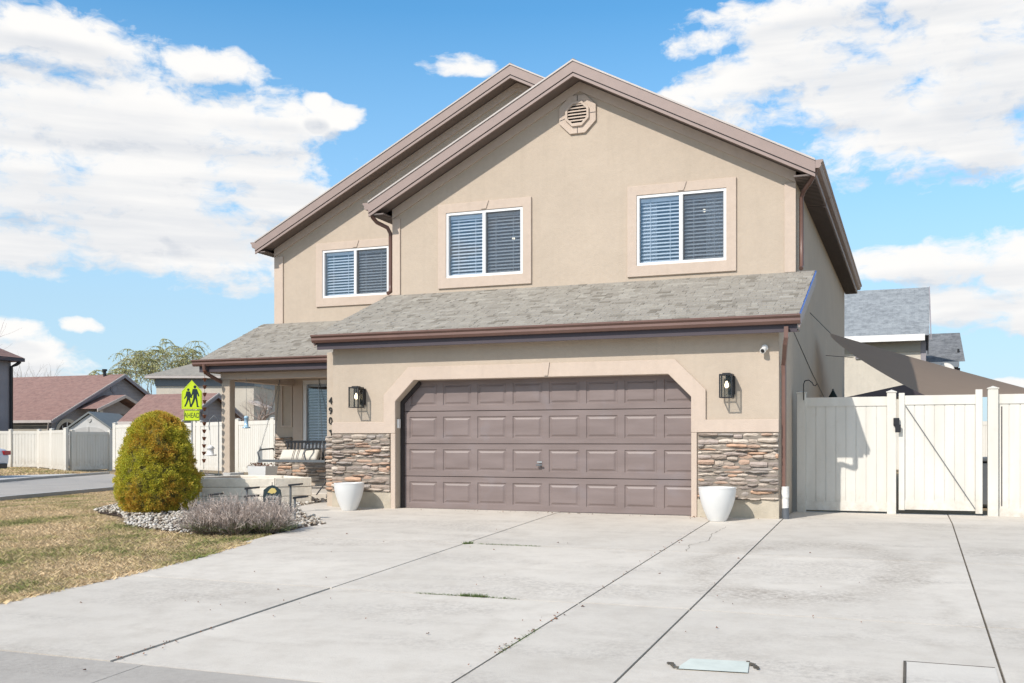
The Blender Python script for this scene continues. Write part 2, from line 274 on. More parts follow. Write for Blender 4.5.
m_leafy('grass_blade', [(.30, (.74, .58, .37)), (.50, (.70, .54, .34)), (.60, (.50, .42, .21)), (.70, (.22, .25, .085))], .9, .9, .2)
def m_lawn():
    m, nt, b = base_mat('lawn'); p = obj_co(nt)
    n = nd(nt, 'ShaderNodeTexNoise', {'Vector': p, 'Scale': .9, 'Detail': 4., 'Roughness': .6}).outputs[0]
    f = nd(nt, 'ShaderNodeTexNoise', {'Vector': p, 'Scale': 30., 'Detail': 8., 'Roughness': .8}).outputs[0]
    c = ramp(nt, n, [(.3, (.50, .38, .23)), (.52, (.44, .33, .19)), (.64, (.33, .27, .14)), (.78, (.20, .19, .08))])
    c = mixc(nt, ramp(nt, f, [(.35, 0), (.7, 1)]), c, (.16, .11, .065))
    nt.links.new(c, b.inputs['Base Color']); b.inputs['Roughness'].default_value = 1.
    bp = nd(nt, 'ShaderNodeBump', {'Height': f, 'Strength': 1., 'Distance': .03}); nt.links.new(bp.outputs[0], b.inputs['Normal'])
m_lawn()
def m_sail():
    m, nt, b = base_mat('sail_cloth'); p = obj_co(nt)
    n = nd(nt, 'ShaderNodeTexNoise', {'Vector': p, 'Scale': 2., 'Detail': 5.}).outputs[0]
    c = mixc(nt, n, (.37, .30, .245), (.46, .38, .315)); nt.links.new(c, b.inputs['Base Color']); b.inputs['Roughness'].default_value = .9
    tr = nd(nt, 'ShaderNodeBsdfTranslucent', {'Color': (.55, .42, .33, 1)}); mx = nd(nt, 'ShaderNodeMixShader', {0: .5, 1: b.outputs[0], 2: tr.outputs[0]})
    nt.links.new(mx.outputs[0], nt.nodes['Material Output'].inputs[0])
m_sail()

# ---------------------------------------------------------------- object helpers
def empty(name, loc, label=None, cat=None, group=None, rz=0.):
    o = bpy.data.objects.new(name, None); COL.objects.link(o); o.location = loc; o.rotation_euler = (0, 0, rz)
    o.empty_display_size = .2
    if label: o['label'] = label
    if cat: o['category'] = cat
    if group: o['group'] = group
    return o
def tag(o, label=None, cat=None, group=None, kind=None):
    if label: o['label'] = label
    if cat: o['category'] = cat
    if group: o['group'] = group
    if kind: o['kind'] = kind
    return o
def world_off(parent):
    v = Vector((0, 0, 0)); p = parent
    while p is not None: v += p.location; p = p.parent
    return v
class MB:
    def __init__(s): s.v = []; s.f = []; s.smooth = []
    def add(s, vs, fs, sm=False):
        n = len(s.v); s.v += [tuple(x) for x in vs]; s.f += [tuple(i+n for i in f) for f in fs]; s.smooth += [sm]*len(fs); return s
    def box(s, x0, x1, y0, y1, z0, z1):
        return s.add([(x0,y0,z0),(x1,y0,z0),(x1,y1,z0),(x0,y1,z0),(x0,y0,z1),(x1,y0,z1),(x1,y1,z1),(x0,y1,z1)],
              [(0,3,2,1),(4,5,6,7),(0,1,5,4),(1,2,6,5),(2,3,7,6),(3,0,4,7)])
    def prism(s, poly, a, b, ax, holes=()):
        # poly in the plane perpendicular to axis ax: y -> (x,z), x -> (y,z), z -> (x,y)
        def P(p, t): return (p[0], t, p[1]) if ax == 'y' else ((t, p[0], p[1]) if ax == 'x' else (p[0], p[1], t))
        loops = [list(poly)]+[list(h) for h in holes]; flat = [p for l in loops for p in l]; N = len(flat); n0 = len(s.v)
        s.v += [P(p, a) for p in flat]+[P(p, b) for p in flat]
        tr = tessellate_polygon([[Vector((p[0], p[1], 0)) for p in l] for l in loops])
        for t in tr:
            s.f.append(tuple(n0+i for i in t)); s.f.append(tuple(n0+N+i for i in reversed(t))); s.smooth += [False]*2
        k = 0
        for l in loops:
            m = len(l)
            for i in range(m):
                j = (i+1) % m; s.f.append((n0+k+i, n0+k+j, n0+N+k+j, n0+N+k+i)); s.smooth.append(False)
            k += m
        return s
    def hexa(s, p):   # eight corners, bottom four then top four
        return s.add(p, [(0,3,2,1),(4,5,6,7),(0,1,5,4),(1,2,6,5),(2,3,7,6),(3,0,4,7)])
    def tube(s, pts, rad, n=8, cap=True, sm=True):
        pts = [Vector(p) for p in pts]; m = len(pts)
        if not isinstance(rad, (list, tuple)): rad = [rad]*m
        rings = []; prev = None
        for i, p in enumerate(pts):
            d = (pts[min(i+1, m-1)]-pts[max(i-1, 0)]).normalized()
            if prev is None:
                u = d.orthogonal().normalized()
            else:
                u = prev-d*prev.dot(d); u = u.normalized() if u.length > 1e-6 else d.orthogonal().normalized()
            prev = u; w = d.cross(u)
            rings.append([p+(u*math.cos(2*math.pi*k/n)+w*math.sin(2*math.pi*k/n))*rad[i] for k in range(n)])
        vs = [v for r in rings for v in r]; fs = []
        for i in range(m-1):
            for k in range(n): fs.append((i*n+k, i*n+(k+1) % n, (i+1)*n+(k+1) % n, (i+1)*n+k))
        s.add(vs, fs, sm)
        if cap: s.add(rings[0], [tuple(range(n-1, -1, -1))]); s.add(rings[-1], [tuple(range(n))])
        return s
    def lathe(s, c, prof, n=32, sm=True):
        vs = [(c[0]+r*math.cos(2*math.pi*k/n), c[1]+r*math.sin(2*math.pi*k/n), c[2]+z) for r, z in prof for k in range(n)]; fs = []
        for i in range(len(prof)-1):
            for k in range(n): fs.append((i*n+k, i*n+(k+1) % n, (i+1)*n+(k+1) % n, (i+1)*n+k))
        return s.add(vs, fs, sm)
    def build(s, name, mat, parent=None, bevel=0., fixn=True, off=True):
        me = bpy.data.meshes.new(name)
        o3 = world_off(parent) if (parent is not None and off) else Vector((0, 0, 0))
        org = Vector((0, 0, 0))
        if parent is None and off:      # a top-level mesh gets its origin at its base
            a = np.array(s.v); org = Vector((float((a[:, 0].min()+a[:, 0].max())/2), float((a[:, 1].min()+a[:, 1].max())/2), float(a[:, 2].min())))
            o3 = org
        me.from_pydata([(x-o3.x, y-o3.y, z-o3.z) for x, y, z in s.v], [], s.f)
        me.polygons.foreach_set('use_smooth', s.smooth); me.materials.append(MATS[mat]); me.update()
        if fixn:
            bm = bmesh.new(); bm.from_mesh(me); bmesh.ops.recalc_face_normals(bm, faces=bm.faces)
            if bevel:
                es = [e for e in bm.edges if len(e.link_faces) == 2 and e.calc_face_angle(0) > .6]
                bmesh.ops.bevel(bm, geom=es, offset=bevel, segments=1, affect='EDGES', clamp_overlap=True)
            bm.to_mesh(me); bm.free()
        ob = bpy.data.objects.new(name, me); COL.objects.link(ob)
        if parent is not None: ob.parent = parent
        else: ob.location = org
        return ob
def copy_tree(o, parent=None):
    c = o.copy(); COL.objects.link(c)
    if parent is not None: c.parent = parent
    for ch in list(o.children): copy_tree(ch, c)
    return c
def text_mesh(txt, size, depth):
    cu = bpy.data.curves.new('t', 'FONT'); cu.body = txt; cu.size = size; cu.extrude = depth; cu.align_x = 'CENTER'; cu.align_y = 'CENTER'
    ob = bpy.data.objects.new('t', cu); COL.objects.link(ob); bpy.context.view_layer.update()
    me = bpy.data.meshes.new_from_object(ob.evaluated_get(bpy.context.evaluated_depsgraph_get()))
    bpy.data.objects.remove(ob); bpy.data.curves.remove(cu); return me
def text_obj(name, txt, size, depth, mat, loc, parent, rx=R(90), rz=0, sx=1.):
    me = text_mesh(txt, size, depth); me.name = name; me.materials.clear(); me.materials.append(MATS[mat])
    ob = bpy.data.objects.new(name, me); COL.objects.link(ob); ob.parent = parent
    ob.location = Vector(loc); ob.rotation_euler = (rx, 0, rz); ob.scale = (sx, 1, 1); return ob

# ---------------------------------------------------------------- terrain
def sstep(t): t = min(1, max(0, t)); return t*t*(3-2*t)
def G(x, y):
    z = .042*min(0, max(y, -12.6)) - .2*sstep((-x-11.5)/7.)
    if y > 0: z += 0
    return z
def clip_poly(poly, x0, x1, y0, y1):
    def clip(ps, ax, lim, keep_gt):
        out = []
        for i in range(len(ps)):
            a, b = ps[i], ps[(i+1) % len(ps)]
            ia = a[ax] >= lim if keep_gt else a[ax] <= lim; ib = b[ax] >= lim if keep_gt else b[ax] <= lim
            if ia: out.append(a)
            if ia != ib:
                t = (lim-a[ax])/(b[ax]-a[ax]); out.append((a[0]+(b[0]-a[0])*t, a[1]+(b[1]-a[1])*t))
        return out
    for ax, lim, g in ((0, x0, True), (0, x1, False), (1, y0, True), (1, y1, False)):
        poly = clip(poly, ax, lim, g)
        if len(poly) < 3: return []
    return poly
def drape(mb, poly, dz, cell=1.):
    xs = [p[0] for p in poly]; ys = [p[1] for p in poly]
    for i in range(math.floor(min(xs)/cell), math.ceil(max(xs)/cell)):
        for j in range(math.floor(min(ys)/cell), math.ceil(max(ys)/cell)):
            c = clip_poly(poly, i*cell, (i+1)*cell, j*cell, (j+1)*cell)
            if len(c) >= 3: mb.add([(x, y, G(x, y)+dz) for x, y in c], [tuple(range(len(c)))])
    return mb
def slab(mb, poly, top, th=.09):
    n = len(poly); v = [(x, y, G(x, y)+top) for x, y in poly]+[(x, y, G(x, y)+top-th) for x, y in poly]
    mb.add(v, [tuple(range(n)), tuple(range(2*n-1, n-1, -1))]+[(i, (i+1) % n, n+(i+1) % n, n+i) for i in range(n)])
# ground sheet to the horizon
mb = MB(); xs = [-1500, -600, -250, -120]+list(range(-70, 31, 1))+[60, 120, 300, 800, 1500]; ys = [-600, -200, -80]+list(range(-40, 71, 1))+[110, 200, 500, 1200, 2500]
nx, ny = len(xs), len(ys)
mb.add([(x, y, G(x, y)-.05) for y in ys for x in xs], [(j*nx+i, j*nx+i+1, (j+1)*nx+i+1, (j+1)*nx+i) for j in range(ny-1) for i in range(nx-1)])
tag(mb.build('ground', 'lawn', fixn=False, off=False), kind='structure')
# driveway slabs
EDGE = [(-7.66, -9.4), (-7.62, -8.0), (-7.64, -6.4), (-7.70, -5.2), (-7.83, -4.4), (-7.93, -3.4), (-7.95, -2.6), (-7.86, -2.12), (-8.35, -1.6), (-9.0, -1.0), (-9.65, -.2), (-9.85, .6), (-9.95, 1.55)]
DRIVE = EDGE+[(-9.12, 1.55), (-9.12, .1), (-7.86, .1), (-7.86, .32), (-2.99, .32), (-2.99, .1), (-1.70, .1), (-1.70, 1.9), (5.5, 1.9), (5.5, -9.4)]
mb = MB(); gx = [-10.5, -7.0, -5.085, -2.635, -1.685, .53, 2.9, 6]; gy = [-9.4, -6.55, -3.45, 0, 2.2]
gx = [-10.5, -5.085, -2.635, -1.685, .53, 2.9, 6]
for i in range(len(gx)-1):
    for j in range(len(gy)-1):
        GW = {-5.085: .005, -2.635: .013, -1.685: .007, .53: .008}; GW[-5.085] = .014 if j == 0 else .004; g0 = GW.get(gx[i], .005); h0 = 0 if gy[j] == 0 else .009; h1 = 0 if gy[j+1] == 0 else .009
        c = clip_poly(DRIVE, gx[i]+g0, gx[i+1]-GW.get(gx[i+1], .005), gy[j]+h0, gy[j+1]-h1)
        # remove repeated points
        q = []
        for p in c:
            if not q or (abs(p[0]-q[-1][0])+abs(p[1]-q[-1][1])) > 1e-4: q.append(p)
        if len(q) >= 3:
            n = len(q); dzr = (.002, -.003, .003, -.002, .001, 0)[i % 6]
            m2 = MB(); zt = lambda x, y: .042*min(0, y)+dzr
            tr = tessellate_polygon([[Vector((x, y, 0)) for x, y in q]])
            v = [(x, y, zt(x, y)) for x, y in q]+[(x, y, zt(x, y)-.10) for x, y in q]
            mb.add(v, [tuple(t) for t in tr]+[(a, (a+1) % n, n+(a+1) % n, n+a) for a in range(n)])
tag(mb.build('driveway', 'concrete'), kind='structure')
mb = MB(); v = [(x, y, .042*min(0, y)-.012) for x, y in DRIVE]
v2 = []
for y in (-9.4, 0, 1.9): v2 += [(-7.7, y, .042*min(0, y)-.016), (5.5, y, .042*min(0, y)-.016)]
mb.add(v2, [(0, 1, 3, 2), (2, 3, 5, 4)]); tag(mb.build('driveway_joint_dirt', 'joint_dirt'), kind='structure')
# sidewalk, kerb and front street
mb = MB()
for x in np.arange(-32, 22, 1.7): slab(mb, [(x+.004, -11.0), (x+1.696, -11.0), (x+1.696, -9.41), (x+.004, -9.41)], 0.0, .1)
tag(mb.build('sidewalk', 'sidewalk'), kind='structure')
mb = MB(); slab(mb, [(-7.6, -12.4), (6, -12.4), (6, -11.01), (-7.6, -11.01)], -.005, .1); tag(mb.build('driveway_apron', 'concrete'), kind='structure')
mb = MB(); mb.box(-40, -7.7, -12.55, -12.4, -.8, -.49); mb.box(6.1, 40, -12.55, -12.4, -.8, -.49); mb.box(-7.7, 6.1, -12.55, -12.4, -.8, -.56); tag(mb.build('kerb', 'kerb'), kind='structure')
mb = MB(); mb.box(-70, 60, -24, -12.56, -.9, -.57); tag(mb.build('front_street', 'asphalt'), kind='structure')
# side street to the left and what lies across it
ST = [(-13.5, -12.55), (-16.4, -8), (-18.8, 2), (-19.9, 6.5), (-22, 12), (-26.6, 15.2), (-29.25, 16.6), (-27.3, 11.2), (-26.2, 8.6), (-24.2, 0), (-22.5, -12.55)]
tag(drape(MB(), ST, .02).build('side_street', 'asphalt', fixn=False), kind='structure')
KP = [(-22.9, -12), (-24.6, 0), (-26.3, 8.6), (-27.4, 11.2), (-29.35, 16.7)]
mb = MB()
for a, b in zip(KP[:-1], KP[1:]):
    za, zb = G(*a), G(*b); mb.hexa([(a[0], a[1], za), (b[0], b[1], zb), (b[0]-.2, b[1]+.05, zb), (a[0]-.2, a[1]+.05, za), (a[0], a[1], za+.10), (b[0], b[1], zb+.10), (b[0]-.2, b[1]+.05, zb+.10), (a[0]-.2, a[1]+.05, za+.10)])
KN = [(-16.35, -8), (-18.75, 2), (-19.85, 6.5), (-21.95, 12)]
for a, b in zip(KN[:-1], KN[1:]):
    za, zb = G(*a), G(*b); mb.hexa([(a[0], a[1], za), (b[0], b[1], zb), (b[0]+.16, b[1], zb), (a[0]+.16, a[1], za), (a[0], a[1], za+.09), (b[0], b[1], zb+.09), (b[0]+.16, b[1], zb+.09), (a[0]+.16, a[1], za+.09)])
tag(mb.build('side_kerb', 'kerb'), kind='structure')
PV = [(-23.2, -12), (-24.9, 0), (-26.6, 8.6), (-27.7, 11.2), (-29.6, 16.6), (-31.0, 16.4), (-31.6, 13.5), (-38, 12.5), (-38, 8.5), (-29.5, 8.2), (-26.6, -12)]
tag(drape(MB(), PV, .015).build('far_pavement', 'far_pavement', fixn=False), kind='structure')

# lawn blades and gravel
BED = [(-12.05, -1.75), (-11.6, -2.1), (-10.8, -2.95), (-10.2, -3.25), (-9.6, -3.45), (-8.9, -3.6), (-8.05, -3.2), (-7.95, -2.6), (-7.86, -2.12), (-8.35, -1.6), (-9.0, -1.0), (-9.65, -.2), (-9.85, .6), (-9.95, 1.55), (-13.3, 1.55), (-13.5, .2), (-13.1, -1.2)]
tag(drape(MB(), BED, -.03).build('gravel_bed_soil', 'soil', fixn=False), kind='structure')
def inpoly(px, py, poly):
    ins = np.zeros(len(px), bool); n = len(poly)
    for i in range(n):
        x1, y1 = poly[i]; x2, y2 = poly[(i+1) % n]
        c = ((y1 > py) != (y2 > py)) & (px < (x2-x1)*(py-y1)/((y2-y1) if y2 != y1 else 1e-9)+x1); ins ^= c
    return ins
def Gv(x, y):
    t = np.clip((-x-11.5)/7., 0, 1); return .042*np.minimum(0, np.maximum(y, -12.6))-.2*t*t*(3-2*t)
LAWN = [(-7.68, -9.38), (-7.65, -8.0), (-7.67, -6.4), (-7.73, -5.2), (-7.86, -4.4), (-7.97, -3.25), (-8.9, -3.6), (-9.6, -3.45), (-10.2, -3.25), (-10.8, -2.95), (-11.7, -2.2), (-12.25, -1.9), (-13.1, -1.2), (-13.5, .2), (-13.3, 1.55), (-13.4, 6), (-19.7, 6.3), (-18.65, 2), (-16.25, -8), (-15.9, -9.38)]
def np_mesh(name, V, F, mat):
    me = bpy.data.meshes.new(name); me.vertices.add(len(V)); me.vertices.foreach_set('co', V.astype(np.float32).ravel())
    k = F.shape[1]; me.loops.add(F.size); me.loops.foreach_set('vertex_index', F.astype(np.int32).ravel())
    me.polygons.add(len(F)); me.polygons.foreach_set('loop_start', np.arange(0, F.size, k, dtype=np.int32)); me.polygons.foreach_set('loop_total', np.full(len(F), k, np.int32))
    me.update(calc_edges=True); me.validate(); me.materials.append(MATS[mat]); o = bpy.data.objects.new(name, me); COL.objects.link(o); return o
def blades(n, poly, bx, hmin, hmax, w, zoff=0.):
    x = rng.uniform(bx[0], bx[1], n); y = rng.uniform(bx[2], bx[3], n); k = inpoly(x, y, poly); x = x[k]; y = y[k]; n = len(x)
    z = Gv(x, y)-.04+zoff; a = rng.uniform(0, 2*np.pi, n); h = rng.uniform(hmin, hmax, n); ln = rng.uniform(.3, 1.6, n)*h; b = rng.uniform(0, 2*np.pi, n)
    dx = np.cos(a)*w/2; dy = np.sin(a)*w/2
    mx = x+np.cos(b)*ln*.35; my = y+np.sin(b)*ln*.35
    V = np.stack([np.stack([x-dx, y-dy, z], 1), np.stack([x+dx, y+dy, z], 1), np.stack([mx+dx*.8, my+dy*.8, z+h*.62], 1), np.stack([x+np.cos(b)*ln, y+np.sin(b)*ln, z+h], 1)], 1).reshape(-1, 3)
    return V, np.arange(len(V)).reshape(-1, 4)
V1, F1 = blades(430000, LAWN, (-20, -7.6, -9.4, 6.3), .035, .065, .0075)
# a shaggier fringe along the concrete edge
fr = [(-7.70, -9.38), (-7.55, -9.38), (-7.51, -6.4), (-7.58, -5.2), (-7.75, -4.2), (-7.88, -4.2), (-7.78, -5.2), (-7.74, -6.4)]
V2, F2 = blades(16000, fr, (-7.9, -7.5, -9.4, -4), .05, .085, .01)
FAR = [(-38, 13.5), (-32, 14), (-31.3, 17), (-30, 17.2), (-34.2, 19.2), (-44, 25)]
V3, F3 = blades(30000, FAR, (-44, -29, 13, 25), .06, .12, .03)
V = np.concatenate([V1, V2, V3]); F = np.concatenate([F1, F2+len(V1), F3+len(V1)+len(V2)])
tag(np_mesh('lawn_grass', V, F, 'grass_blade'), 'patchy winter lawn, mostly straw coloured with green streaks, beside the driveway', 'grass', kind='stuff')
# white pebbles
def pebbles(n, poly, bx, smin, smax):
    base = np.array([(1,0,0),(-1,0,0),(0,1,0),(0,-1,0),(0,0,1),(0,0,-1),(.6,.6,.55),(-.6,.6,.55),(-.6,-.6,.55),(.6,-.6,.55)])
    fc = np.array([(4,6,7),(4,7,8),(4,8,9),(4,9,6),(6,0,2),(6,2,7),(7,2,1),(7,1,8),(8,1,3),(8,3,9),(9,3,0),(9,0,6),(5,2,0),(5,1,2),(5,3,1),(5,0,3)])
    x = rng.uniform(bx[0], bx[1], n); y = rng.uniform(bx[2], bx[3], n); k = inpoly(x, y, poly); x = x[k]; y = y[k]; n = len(x)
    s = rng.uniform(smin, smax, n); a = rng.uniform(0, 6.28, n)
    j = base[None]*(1+rng.uniform(-.25, .25, (n, 10, 1)))*s[:, None, None]*np.stack([np.ones(n), rng.uniform(.6, 1, n), rng.uniform(.5, .8, n)], 1)[:, None, :]
    X = j[..., 0]*np.cos(a)[:, None]-j[..., 1]*np.sin(a)[:, None]+x[:, None]; Y = j[..., 0]*np.sin(a)[:, None]+j[..., 1]*np.cos(a)[:, None]+y[:, None]
    Z = j[..., 2]+(Gv(x, y)+rng.uniform(-.01, .035, n))[:, None]
    V = np.stack([X, Y, Z], 2).reshape(-1, 3); F = (fc[None]+(np.arange(n)*10)[:, None, None]).reshape(-1, 3); return V, F
V, F = pebbles(12000, BED, (-13.6, -7.8, -4.2, 1.6), .016, .040)
tag(np_mesh('white_gravel', V, F, 'pebble'), 'bed of rounded white landscaping stones under the shrubs', 'gravel', kind='stuff')

# ================================================================ THE HOUSE
H = empty('house', (-5.4, 0, 0), 'two storey tan stucco house with brown trim, wide garage door and covered porch', 'house')
OX0, OX1, OZ, CH = -7.863, -2.988, 2.10, .34
XL, XR = -9.06, -1.735
op = [(XL, -.12), (OX0, -.12), (OX0, OZ-CH), (OX0+CH, OZ), (OX1-CH, OZ), (OX1, OZ-CH), (OX1, -.12), (XR, -.12), (XR, 2.72), (XL, 2.72)]
MB().prism(op, 0, .22, 'y').build('garage_wall', 'stucco', H, .006)
MB().prism([(.221, -.12), (15.29, -.12), (15.29, 5.42), (2.501, 5.42), (2.501, 3.83), (.221, 2.95)], XR-.15, XR, 'x').build('side_wall', 'stucco', H)
MB().box(XL-.0, XL+.15, .221, 4.6, -.12, 2.6).build('porch_side_wall', 'stucco', H)
# porch pilaster carrying the number
MB().box(-9.27, -9.063, .15, 2.2, -.1, 2.62).build('pilaster', 'stucco', H, .008)
# raised door surround and bands
tw = .215
tr_poly = [(OX0-tw, 1.42), (OX0-.0, 1.235), (OX0, OZ-CH), (OX0+CH, OZ), (OX1-CH, OZ), (OX1, OZ-CH), (OX1, 1.235), (OX1+tw, 1.42), (OX1+tw, OZ-CH+.10), (OX1-CH+.10, OZ+tw), (OX0+CH-.10, OZ+tw), (OX0-tw, OZ-CH+.10)]
mb = MB()
mb.prism([(XL, 1.42), (XL, 1.235), (OX0, 1.235), (OX0, OZ-CH), (OX0+CH, OZ), (OX1-CH, OZ), (OX1, OZ-CH), (OX1, 1.235), (XR, 1.235), (XR, 1.42), (OX1+tw, 1.42), (OX1+tw, OZ-CH+.10), (OX1-CH+.10, OZ+tw), (OX0+CH-.10, OZ+tw), (OX0-tw, OZ-CH+.10), (OX0-tw, 1.42)], -.035, -.001, 'y')
mb.box(OX0-.085, OX0-.001, -.03, -.001, -.02, 1.234); mb.box(OX1+.001, OX1+.085, -.03, -.001, -.02, 1.234)
mb.build('trim', 'trim_stucco', H, .006)
MB().add([(-5.30,-.05,2.325),(-5.18,-.05,2.325),(-5.21,-.05,2.12),(-5.27,-.05,2.12),(-5.30,-.034,2.325),(-5.18,-.034,2.325),(-5.21,-.034,2.12),(-5.27,-.034,2.12)], [(0,3,2,1),(0,1,5,4),(1,2,6,5),(2,3,7,6),(3,0,4,7)]).build('keystone', 'trim_stucco', H)
# foundation strips
MB().box(XL, OX0-.09, -.02, -.001, -.1, .26).build('foundation', 'concrete_foot', H); MB().box(OX1+.09, XR, -.02, -.001, -.1, .26).build('foundation', 'concrete_foot', H)
# stacked stone
def stone_wall(x0, x1, z0, z1, y, dirx=True):
    mb = MB(); z = z0
    cols = []; x = x0
    rows = []
    while z < z1-.02:
        h = random.uniform(.038, .088); h = min(h, z1-z)
        if z1-z-h < .03: h = z1-z
        x = x0-random.uniform(0, .1)
        while x < x1-.01:
            w = random.uniform(.12, .34); xa = max(x0, x); xb = min(x1, x+w)
            if x1-xb < .06: xb = x1
            if xb-xa > .03:
                dz = random.uniform(-.02, .02)
                g = .003; d = random.uniform(.03, .09)
                za, zb = max(z0, z+g+dz), min(z1, z+h-g+dz+random.uniform(0, .01))
                n = max(2, int((xb-xa)/.06)); vs = []
                for i in range(n+1):
                    t = i/n; xx = xa+g+(xb-xa-2*g)*t; e = .35 if i in (0, n) else 0
                    lo = za+random.uniform(0, .012)+e*.025; hi = zb-random.uniform(0, .012)-e*.025; mid = (lo+hi)/2+random.uniform(-.01, .01)
                    dd = d*(1-e*.8)+random.uniform(-.012, .012)
                    vs += [(xx, y, lo), (xx, y-dd*.75, lo+.004), (xx, y-dd, mid), (xx, y-dd*.7, hi-.004), (xx, y, hi)]
                fs = [(i*5+k, (i+1)*5+k, (i+1)*5+k+1, i*5+k+1) for i in range(n) for k in range(4)]
                fs += [(0, 1, 2, 3, 4), tuple(n*5+k for k in (4, 3, 2, 1, 0))]
                mb.add(vs, fs)
            x += w
        z += h
    return mb
def stone_part(x0, x1, z0, z1, y):
    s = stone_wall(x0, x1, z0, z1, y).build('stone_veneer', 'stone', H)
    MB().box(x0+.005, x1-.005, y-.022, y-.002, z0+.005, z1-.005).build('mortar', 'mortar', s)
stone_part(XL, OX0-.10, .262, 1.232, -.002); stone_part(OX1+.10, XR-.004, .262, 1.232, -.002)
stone_part(-9.27, -9.065, .262, 1.2, .148)
# garage door
DY = .20
dr = MB(); X0, X1 = OX0+.03, OX1+.15; secs = 4; sh = .533; np_ = 8
dr.box(X0, X1, DY+.035, DY+.07, -.02, 2.3)
pw = (OX1+.10-(OX0+.09))/np_
for r_ in range(secs):
    za, zb = r_*sh+.005, (r_+1)*sh-.008
    for c_ in range(np_):
        xa = OX0+.09+c_*pw; xb = xa+pw
        if c_ == 0: xa = X0
        if c_ == np_-1: xb = X1
        ix0, ix1, iz0, iz1 = OX0+.09+c_*pw+.055, OX0+.09+(c_+1)*pw-.055, za+.085, zb-.085
        rings = [((xa, xb, za, zb), 0.), ((ix0, ix1, iz0, iz1), 0.), ((ix0+.012, ix1-.012, iz0+.012, iz1-.012), .013), ((ix0+.028, ix1-.028, iz0+.028, iz1-.028), .013), ((ix0+.06, ix1-.06, iz0+.055, iz1-.055), .001)]
        vs = []; fs = []
        for (a, b, c, d), dp in rings: vs += [(a, DY+dp, c), (b, DY+dp, c), (b, DY+dp, d), (a, DY+dp, d)]
        for k in range(4):
            for e in range(4): fs.append((k*4+e, k*4+(e+1) % 4, k*4+4+(e+1) % 4, k*4+4+e))
        fs.append((16, 17, 18, 19)); dr.add(vs, fs)
    dr.add([(X0, DY, zb), (X1, DY, zb), (X1, DY+.03, zb+.006), (X0, DY+.03, zb+.006)], [(0, 1, 2, 3)])
    dr.add([(X0, DY, za), (X1, DY, za), (X1, DY+.03, za-.006), (X0, DY+.03, za-.006)], [(0, 1, 2, 3)])
door = dr.build('garage_door', 'door_paint', H, fixn=False)
MB().box(X0, X1, DY-.004, DY+.03, -.018, .004).build('bottom_seal', 'door_dark', door)
mb = MB(); mb.tube([(-5.42, DY, .73), (-5.42, DY-.04, .73)], .018, 10); mb.box(-5.47, -5.37, DY-.06, DY-.04, .72, .745); mb.build('handle', 'metal_grey', door, .003)
MB().box(-5.47, -5.39, DY-.005, DY+.0, .765, .79).build('lock_plate', 'galv', door)
MB().prism([(OX0+.002, -.02), (OX0+.06, -.02), (OX0+.06, OZ-CH-.03), (OX0+CH+.03, OZ-.06), (OX0+CH, OZ-.003), (OX0+.002, OZ-CH-.003)], .15, .195, 'y').build('seal_shadow_strip', 'door_dark', H)  # dark door seal; along the chamfer the dark strip stands in for shadow
MB().box(OX0+.0, OX0+.028, .03, .11, 1.32, 1.47).build('keypad', 'white_paint', H, .004)

# ---- lower skirt roof over the garage
SL = (3.87-2.79)/2.8
def skirt_z(y, y0=-.5, z0=2.79): return z0+SL*(y-y0)
def shingles(name, xa_f, xb_f, y0, z0, y1, parent, expo=.118):
    # courses of separate tabs up a slope that faces the street
    cs = 1/math.sqrt(1+SL*SL); mb = MB(); n = int(round((y1-y0)/(expo*cs))); dy = (y1-y0)/n
    for r_ in range(n):
        ya, yb = y0+r_*dy, y0+(r_+1)*dy+.03; xs0, xs1 = xa_f(ya), xb_f(ya); x = xs0-random.uniform(0, .2)
        while x < xs1:
            w = random.choice((.05, .07, .10, .13, .17, .22)); a = max(x, xs0)+.0015; b = min(x+w, xs1)-.0015; x += w
            if b-a < .01: continue
            t = random.choice((.006, .007, .014)); drop = random.choice((0, 0, .012)) if r_ else 0
            za, zb = z0+SL*(ya-drop-y0), z0+SL*(yb-y0); a2, b2 = a, b
            mb.add([(a, ya-drop, za), (b, ya-drop, za), (b2, yb, zb), (a2, yb, zb), (a, ya-drop, za+t+.004), (b, ya-drop, za+t+.004), (b2, yb, zb+.002), (a2, yb, zb+.002)], [(4,5,6,7),(0,1,5,4),(1,2,6,5),(3,0,4,7)])
    return mb.build(name, 'shingle', parent)
EY = -.33
rf = MB().prism([(EY+.02, skirt_z(EY)-.01), (2.3, skirt_z(2.3)-.005), (2.3, skirt_z(2.3)-.12), (EY+.02, skirt_z(EY)-.10)], -9.22, -1.44, 'x').build('skirt_roof', 'frieze', H)
shingles('shingles', lambda y: -9.24, lambda y: -1.43, EY, skirt_z(EY), 2.3, rf)
MB().prism([(EY-.0, skirt_z(EY)+.006), (2.3, skirt_z(2.3)+.006), (2.3, skirt_z(2.3)-.03), (EY, skirt_z(EY)-.03)], -1.428, -1.412, 'x').build('drip_edge', 'blue_reflect_edge', rf)  # the blue reflection on this metal edge is put into its colour
MB().prism([(EY+.02, skirt_z(EY)-.03), (2.3, skirt_z(2.3)-.03), (2.3, skirt_z(2.3)-.2), (EY+.02, skirt_z(EY)-.17)], -1.439, -1.418, 'x').build('rake_board', 'fascia', rf)
MB().prism([(EY+.02, skirt_z(EY)-.03), (2.3, skirt_z(2.3)-.03), (2.3, skirt_z(2.3)-.2), (EY+.02, skirt_z(EY)-.17)], -9.245, -9.222, 'x').build('rake_board', 'fascia', rf)
MB().prism([(-.002, 2.655), (EY+.1, 2.655), (EY+.1, 2.675), (-.002, 2.675)], -9.2, -1.45, 'x').build('soffit', 'soffit', H)
